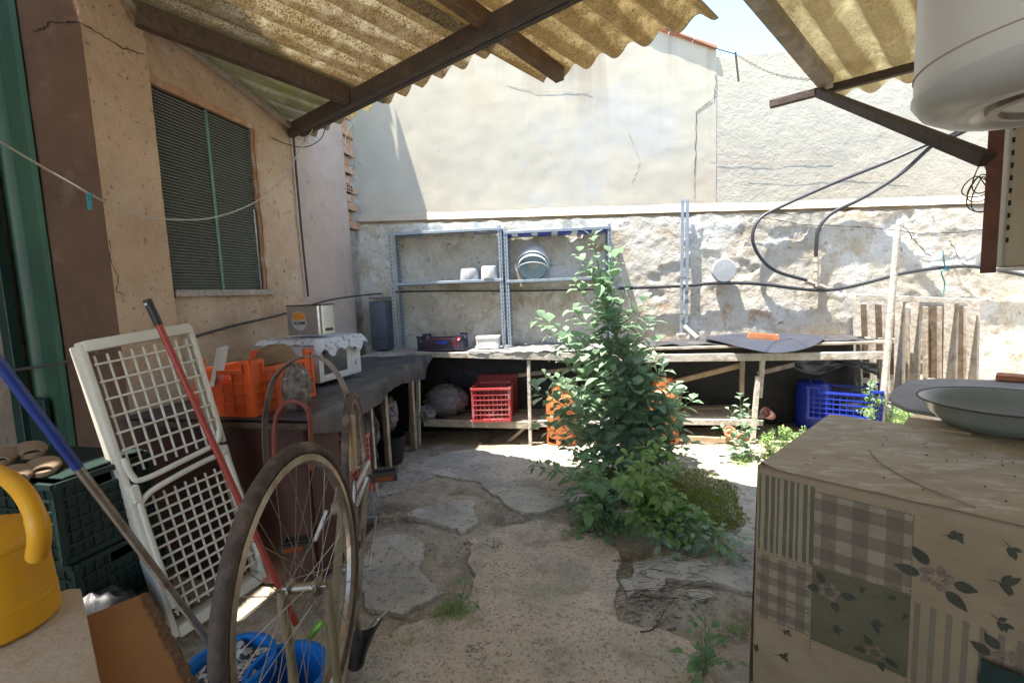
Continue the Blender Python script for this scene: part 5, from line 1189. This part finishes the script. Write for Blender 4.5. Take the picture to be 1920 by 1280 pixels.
def rose(x, y, r):
    s, z = sz(x, y)
    for k in range(9): a = k*2.4; rr_ = r*(.5 if k < 5 else .25); pleaf(qr, s+math.cos(a)*r*.4, z+math.sin(a)*r*.4, rr_*1.2, rr_*.5, a+.8, .0030+.0002*k)
    for k in range(5): a = k*1.26+.4; pleaf(qs, s+math.cos(a)*r*.25, z+math.sin(a)*r*.25, r*.5, .0012, a+1.6, .0054)
    for k in range(6): a = k*1.05+RN(-.2, .2); pleaf(ql, s+math.cos(a)*r*.8, z+math.sin(a)*r*.8, r*RN(1.0, 1.4), r*.36, a+RN(-.3, .3), .0026) if k not in (1, 4) else None
def sprig(x, y, L_, a0):
    s, z = sz(x, y); 
    for k in range(6): a = a0+RN(-1.3, 1.3); f = RN(0, .6)*L_; pleaf(ql, s+math.cos(a0)*f, z+math.sin(a0)*f, L_*RN(.55, .85), L_*.17, a, .0028)
    pleaf(qs, s-math.cos(a0)*L_*.5, z-math.sin(a0)*L_*.5, L_*1.2, .0012, a0, .0031)
rose(1755, 1085, .045); rose(1556, 1108, .036); rose(1640, 1225, .030); rose(1890, 1240, .04)
for x, y, L_, a in ((1775, 1003, .035, .4), (1870, 1090, .045, .1), (1630, 1165, .036, -.3), (1890, 1020, .036, -.8), (1870, 1160, .034, -.6), (1560, 1170, .028, -.7), (1660, 1115, .024, -.5), (1460, 1225, .034, .2), (1420, 1215, .025, 1.2), (1470, 1180, .022, 0), (1690, 1150, .02, -.9), (1610, 1100, .02, -.6)): sprig(x, y, L_, a)
obj('print', qr, m_prose, ocl); obj('print', ql, m_pdk, ocl); obj('print', qs, m_pline, ocl)
q = MB() # crumbs on top
for k in range(34):
    p = K+e1*RN(.02, Lr*.8)+e2*RN(.02, Dr*.95); q.lathe([(0, -.002), (RN(.002, .005), 0), (0, .003)], (p.x, p.y, zt_+.004), 5, sy=RN(.4, 1))
tag(obj('crumbs', q, m_crack), 'dark crumbs and dead leaves on the oilcloth', 'crumbs', kind='stuff')
def crease(pix, r=.004):
    pts = smooth([at(x, y, Z=zt_+.004) for x, y in pix]); return MB().tube(pts, r, 6)
obj('crease', crease([(1630, 842), (1645, 862), (1680, 885), (1740, 915), (1830, 950)], .0022), m_glc, ocl)
# dark green bag corner
s0, z0 = sz(1840, 1225); q = MB().grid(lambda a, b: FP(s0+.4*a+.006*fbm((b*9, 1, 0), 1), z0-.35*b+.006*fbm((a*9, 2, 0), 1), .02+.015*math.sin(3*a+2*b)), 20, 20, .004); gb = tag(obj('green_cloth', q, m_dkgreen, ang=60), 'bottle green cloth with pale lettering hanging at the bottom right corner', 'cloth')
q = MB(); s1_, z1_ = sz(1862, 1272)
for k, pt_ in enumerate(([(0, 0), (.012, .008), (.016, -.004), (.006, -.016), (-.002, -.008)], [(.024, .004), (.03, -.012), (.04, .0)], [(.05, -.004), (.056, .008), (.062, -.006)], [(.07, .006), (.074, -.012)])):
    q.tube(smooth([FP(s1_+a, z1_+b, .045) for a, b in pt_]), .0018, 5)
obj('lettering', q, m_glc, gb)

# basin, board, etc. behind the table
bs = at(1800, 742, Z=.93)
gb_ = thing('grey_board', 'grey weathered round board on a crate behind the oilcloth table', 'board', tuple(at(1790, 745, Z=.875)))
q = MB(); pc = [at(x, y, Z=.875) for x, y in ((1667, 742), (1676, 728), (1702, 713), (1760, 709), (1860, 712), (1990, 716), (2080, 780), (1960, 800), (1760, 775), (1700, 765), (1672, 752))]; q.prism(pc, (0, 0, -.02)); obj('top', q, mat('grey_ply', (.3, .28, .27), (.24, .22, .21), sc=5, rough=.7, bump=.15), gb_, bev=.004)
q = MB(); pm = at(1850, 752, Z=.855); q.box(V((pm.x+.12, pm.y+.0, .427)), (.5, .40, .853), mT); obj('base_box', q, m_woodg, gb_, bev=.004)
q = MB(); p = at(1745, 790, Z=.868); q.box(V((p.x+.03, p.y, .845)), (.22, .16, .02), mT); tag(obj('wood_offcut', q, m_woodp, bev=.003), 'pinkish wood offcut under the enamel basin', 'board')
q = MB(); p = at(1905, 706, Z=.90); q.box(V((p.x, p.y, .895)), (.16, .12, .03), mT); tag(obj('clay_tile', q, m_terra, bev=.003), 'brick coloured tile at the right edge beyond the basin', 'tile')
bc0 = at(1722, 742, Z=.965); dxx = e1*.285+e2*.05; bcc = V((bc0.x, bc0.y, 0))+V((.27, -.10, 0))
bcn = thing('enamel_basin', 'shallow grey enamel basin with a dark rim behind the oilcloth table', 'basin', (bcc.x, bcc.y, .88))
obj('bowl', MB().lathe([(.001, .862), (.16, .862), (.20, .872), (.25, .92), (.275, .962), (.29, .966), (.29, .963), (.277, .957), (.256, .914), (.205, .864), (.16, .856), (.001, .856)][::-1], (bcc.x, bcc.y, 0), 64), m_enamel, bcn, ang=50)
obj('rim', MB().tube([V((bcc.x+.29*math.cos(a), bcc.y+.29*math.sin(a), .965)) for a in [2*math.pi*k/72 for k in range(72)]], .0035, 8, closed=True), m_wire, bcn)

# ------------------------------------------------------------------ plants
def leaf(q, p, d, up, L_, w_, droop=.35, fold=.25):
    d = d.normalized(); s_ = d.cross(up)
    if s_.length < .05: s_ = d.cross(V((1, 0, 0)))
    s_.normalize(); n_ = s_.cross(d).normalized(); vs = []; N = 5
    prof = [.06, .62, 1.0, .82, .42, .0]
    for k in range(N+1):
        t_ = k/N; c_ = p+d*L_*t_*(1-.15*t_*droop)-V((0, 0, 1))*droop*L_*t_*t_*.5
        wv = w_*prof[k]*(1+.12*math.sin(k*2.7+p.x*40)); f = fold*wv
        vs += [c_-s_*wv+n_*f, c_, c_+s_*wv+n_*f]
    fs = []
    for k in range(N): b = k*3; fs += [(b, b+1, b+4, b+3), (b+1, b+2, b+5, b+4)]
    q.add(vs, fs)
def spray(ql, qs, pts, r0, r1, dens, L0, L1, wr_=.33, petiole=.02):
    pts = smooth(pts, 5); N = len(pts); qs.tube(pts, [r0+(r1-r0)*i/(N-1) for i in range(N)], 5)
    tot = sum((pts[i+1]-pts[i]).length for i in range(N-1)); n = max(3, int(tot*dens)); a = RN(0, 6)
    for k in range(n):
        f = (k+.6)/n; f = min(.999, f); i = int(f*(N-1)); p = pts[i].lerp(pts[i+1], f*(N-1)-i); t_ = (pts[i+1]-pts[i]).normalized()
        a += 2.4+RN(-.4, .4); s_ = t_.cross(V((0, 0, 1)));
        if s_.length < .1: s_ = t_.cross(V((1, 0, 0)))
        s_.normalize(); b = t_.cross(s_); out = s_*math.cos(a)+b*math.sin(a)
        d = (out*RN(.8, 1.1)+t_*RN(.4, .9)+V((0, 0, RN(-.1, .35)))); L_ = RN(L0, L1)*RN(.8, 1.1)*(1.1-.45*f)
        pe = p+d.normalized()*petiole*RN(.6, 1.5); qs.tube([p, pe], .0015, 3, cap=False)
        leaf(ql, pe, d, V((0, 0, 1)), L_, L_*wr_*RN(.85, 1.15), RN(.2, .9), RN(.1, .35))
def plant(nm, label, base, sprays, ml, dens=60, L=(.05, .09), r=.006, cat='plant', group=None, ms=None, wr_=.33):
    t = thing(nm, label, cat, tuple(base), group=group); ql = MB(); qs = MB()
    for s_ in sprays: spray(ql, qs, s_, r if len(s_) > 3 else r*.5, .0015, dens, L[0], L[1], wr_)
    obj('stem', qs, ms or m_stem, t, ang=80); obj('foliage', ql, ml, t, ang=80); return t
PD = 3.35
def pp_(x, y, d=0): return at(x, y, Y=PD+d)
stem = [(1183, 948, -.05), (1190, 885, .2), (1195, 810, .4), (1192, 740, .48), (1168, 660, .5), (1142, 590, .52), (1126, 520, .55), (1112, 442, .58)]
S = [pp_(*a) for a in stem]; S[0] = at(1183, 948, Z=0)
tw = thing('tall_weed', 'tall leafy grey green weed growing through the floor in the middle of the yard', 'weed', tuple(S[0]))
ql = MB(); qs = MB(); ss = smooth(S, 8); qs.tube(ss, [.017*(1-.8*i/(len(ss)-1)) for i in range(len(ss))], 8)
tips = [(1025, 598, .1), (1040, 618, -.1), (1095, 475, .1), (1155, 480, .2), (1085, 530, .1), (1175, 525, .1), (1205, 560, .15), (1218, 600, .1), (1085, 580, -.15), (1060, 640, -.1), (1180, 600, -.2), (1225, 640, .1), (1150, 470, .1), (1130, 560, -.2),
        (1035, 705, -.2), (1075, 690, .1), (1095, 650, -.2), (1015, 730, -.15), (1240, 690, .1), (1230, 665, -.2), (1290, 745, -.1), (1265, 770, .1), (1255, 720, -.2), (1150, 700, -.35), (1110, 740, -.3), (1210, 700, -.3), (1075, 770, -.2), (1195, 790, -.35), (1270, 800, -.2), (1230, 830, -.3), (1120, 820, -.35), (1180, 640, -.25), (1150, 620, -.2), (1160, 760, -.35), (1140, 660, .1), (1125, 610, 0), (1200, 655, -.1), (1165, 720, -.4), (1215, 760, -.35), (1100, 700, -.15), (1185, 700, .2), (1145, 540, .05), (1110, 500, 0), (1245, 740, 0), (1225, 780, 0), (1250, 810, -.1), (1275, 830, -.1), (1215, 725, .1), (1240, 770, -.2), (1060, 740, 0), (1045, 775, -.1), (1085, 800, -.1), (1065, 830, -.2), (1050, 670, 0), (1100, 860, -.3), (1240, 870, -.3), (1200, 840, -.4), (1150, 800, -.5), (1175, 860, -.5), (1045, 745, -.2), (1035, 790, -.1), (1070, 800, -.3), (1060, 720, -.3), (1235, 735, -.3), (1260, 760, -.3), (1250, 800, -.3), (1230, 700, -.2), (1270, 735, -.1), (1100, 790, -.5), (1220, 800, -.5), (1250, 850, -.3), (1195, 720, -.5), (1130, 700, -.5), (1095, 735, -.5), (1120, 770, -.6)]
for (x, y, d) in tips:
    x = 1165+(x-1165)*1.12+RN(-6, 6); dy = RN(60, 120); d = .4*d+.42+.12*(850-y)/400
    best = min(range(len(ss)), key=lambda i: abs((ss[i].z) - (pp_(x, y+dy, 0).z)))
    p0 = ss[best]; p2 = pp_(x, y, d); p1 = p0.lerp(p2, .5)+V((0, 0, -.03)); 
    spray(ql, qs, [p0, p1, p2], .005, .002, 38, .08, .19, .40)
spray(ql, qs, ss[len(ss)//4:], .001, .001, 44, .08, .17, .40)
obj('stem', qs, m_stem, tw, ang=80); obj('foliage', ql, m_leaf, tw, ang=80)
# fresh green leaves low in the plant
def ground_plant(nm, label, x, y, pts, L, ml, dens=55, h=.15, cat='plant', group=None, wr_=.35):
    b = at(x, y, Z=0); sp = []
    for (px_, py_, z) in pts: e = at(px_, py_, Z=z); sp.append([b+V((RN(-.02, .02), RN(-.02, .02), 0)), b.lerp(e, .5)+V((0, 0, h*.5)), e])
    return plant(nm, label, b, sp, ml, dens, L, .006, cat, group, wr_=wr_)
ground_plant('leafy_weed', 'broad green leafy undergrowth at the foot of the tall weed, left side', 1140, 960, [(1000, 870, .18), (1040, 880, .25), (1075, 860, .35), (1060, 930, .12), (1090, 900, .3), (1110, 850, .45), (1080, 980, .05), (1100, 960, .2), (1120, 900, .4), (1075, 1000, .03)], (.07, .13), m_leaf3, 42)
ground_plant('leafy_weed', 'fresh green undergrowth at the foot of the tall weed, right side', 1215, 960, [(1290, 850, .35), (1270, 880, .3), (1240, 830, .5), (1230, 900, .35), (1200, 880, .45), (1170, 850, .5), (1280, 930, .15), (1250, 960, .15), (1180, 920, .35), (1160, 890, .45), (1210, 840, .55), (1190, 970, .15)], (.06, .12), m_leaf2, 50)
ground_plant('leafy_weed', 'dense low dark green weed hugging the floor before the tall weed', 1160, 985, [(1090, 985, .05), (1110, 1000, .04), (1140, 1010, .05), (1180, 1005, .08), (1220, 1000, .1), (1125, 960, .15), (1160, 960, .2), (1200, 975, .15), (1075, 960, .08)], (.02, .04), m_leaf3, 150, .05)
ground_plant('creeping_weed', 'grey green creeper spreading right across the floor towards the oilcloth table', 1240, 990, [(1300, 1020, .06), (1340, 1035, .05), (1395, 1045, .04), (1400, 1010, .08), (1360, 1000, .1), (1330, 985, .12), (1280, 1035, .04), (1240, 1020, .08), (1310, 1000, .12), (1375, 1030, .1), (1230, 1010, .08)], (.06, .11), m_leaf, 38, .1)
ground_plant('creeping_weed', 'low leafy weeds filling the gap between the tall weed and the moss', 1250, 960, [(1270, 930, .2), (1300, 960, .12), (1330, 985, .1), (1290, 990, .1), (1250, 1000, .1), (1240, 940, .25), (1310, 1010, .08), (1350, 1015, .08), (1215, 990, .12), (1270, 1010, .08), (1370, 1030, .05)], (.06, .12), m_leaf2, 42, .12)
ground_plant('seedling', 'broad leaved seedling at the bottom edge beside the oilcloth', 1325, 1262, [(1305, 1180, .16), (1320, 1150, .22), (1345, 1210, .12), (1375, 1250, .05), (1290, 1230, .08), (1330, 1175, .2), (1300, 1275, .03)], (.05, .09), m_leaf3, 26, .1, 'seedling', 'seedlings in the floor cracks', .32)
ground_plant('seedling', 'small slender seedling rising from a grass tuft in the floor crack', 865, 1150, [(872, 1090, .14), (885, 1110, .1), (850, 1120, .08), (895, 1130, .04)], (.03, .06), m_leaf3, 40, .06, 'seedling', 'seedlings in the floor cracks', .2)
ground_plant('seedling', 'tiny pale seedling on the edge of the big floor slab', 925, 1030, [(905, 1018, .04), (945, 1018, .04), (926, 1008, .06)], (.025, .04), m_leaf, 40, .02, 'seedling', 'seedlings in the floor cracks', .25)
bsd = at(1393, 870, Z=0)
ground_plant('broad_leaved_sapling', 'blue green young sapling beside the broken bench leg', 1392, 860, [(1388, 742, .52), (1370, 770, .42), (1405, 765, .45), (1350, 800, .28), (1400, 800, .3), (1420, 790, .3), (1360, 850, .1), (1385, 830, .2)], (.07, .12), m_leaf, 26, .05, 'sapling', None, .38)
def bushm(nm, label, cx, cy, spots, ml, n=16, L=(.02, .04), dens=160):
    b = at(cx, cy, Z=0); sp = []
    for k in range(n):
        x, y, z = random.choice(spots); e = at(x+RN(-16, 16), y+RN(-10, 10), Z=z*RN(.7, 1.15)); sp.append([b.lerp(V((e.x, e.y, 0)), .6)+V((RN(-.04, .04), RN(-.04, .04), 0)), b.lerp(e, .8), e])
    return plant(nm, label, b, sp, ml, dens, L, .004, 'weed')
bushm('bushy_weed', 'bushy fresh green weed left of the blue crate', 1470, 860, [(1440, 815, .2), (1465, 805, .25), (1490, 805, .25), (1510, 815, .2), (1480, 830, .15), (1430, 840, .1), (1455, 860, .05), (1500, 835, .15), (1390, 860, .04)], m_leaf2, 40)
bushm('bushy_weed', 'bright green weed right of the blue crate under the pallet', 1650, 820, [(1640, 760, .35), (1670, 765, .35), (1690, 770, .3), (1620, 770, .3), (1700, 785, .25), (1640, 740, .4), (1600, 800, .15)], m_leaf2, 40)
bushm('bushy_weed', 'small weed sprig poking above the blue crate', 1620, 790, [(1622, 708, .55), (1612, 725, .5), (1635, 740, .4)], m_leaf, 7)
# moss mound
q = MB()
for k in range(9000):
    a = RN(0, 6.283); r = random.random()**.6*(1+.35*fbm((math.cos(a)*1.5, math.sin(a)*1.5, 3), 1)); x = 1300+96*r*math.cos(a); y = 938+60*r*math.sin(a)+.2*(x-1300)
    p = at(x, y, Z=0); h = max(.006, .05*(1-r**2)+.01+.02*fbm((p.x, p.y, 0), 9)); p = V((p.x, p.y, RN(.25, 1)*h)); d = V((RN(-1, 1), RN(-1, 1), RN(.2, 1.3))).normalized(); L_ = RN(.012, .03)
    s_ = d.cross(V((RN(-1, 1), RN(-1, 1), RN(-1, 1)))).normalized()*L_*.16; q.add([p-s_, p+s_, p+d*L_], [(0, 1, 2)])
tag(obj('moss_mat', q, m_moss, ang=80), 'low mossy mat right of the tall weed', 'moss', kind='stuff')
q = MB()
for (cx, cy, w_, n) in ((850, 1150, 40, 500), (1010, 985, 30, 60), (1380, 1180, 30, 90), (740, 1210, 40, 80), (1070, 1005, 25, 150)):
    for k in range(n):
        p = at(cx+random.gauss(0, w_*.5), cy+random.gauss(0, w_*.25), Z=0); d = V((RN(-.6, .6), RN(-.6, .6), 1)).normalized(); L_ = RN(.015, .05); s_ = d.cross(V((RN(-1, 1), RN(-1, 1), 0))).normalized()*.0012
        m1 = p+d*L_*.6+V((0, 0, .0)); q.add([p-s_, p+s_, m1+s_*.7, m1-s_*.7, p+d*L_+V((d.x, d.y, -.2))*L_*.3], [(0, 1, 2, 3), (3, 2, 4)])
tag(obj('grass_tufts', q, m_leaf2, ang=80), 'thin grass tufts sprouting from cracks in the floor', 'grass', kind='stuff')
tag(obj('dry_twig', MB().tube(smooth([at(1200, 1184, Z=.03), at(1222, 1180, Z=.035), at(1235, 1165, Z=.03), at(1246, 1143, Z=.03)]), [.004]*10+[.002]*9, 5), m_woodd), 'curved dry twig on the big floor slab', 'twig')
q = MB()
for k in range(70):
    p = at(RN(1160, 1330), RN(1040, 1130), Z=.022); a = R_(RN(-30, 40)); L_ = RN(.05, .16); d = V((math.cos(a), math.sin(a), 0)); q.tube(smooth([p-d*L_/2, p+V((RN(-.01, .01), RN(-.01, .01), .004)), p+d*L_/2], 3), .0014, 4)
tag(obj('dry_straw', q, m_woodd), 'dry stalks and roots scattered on the floor before the tall weed', 'straw', kind='stuff')
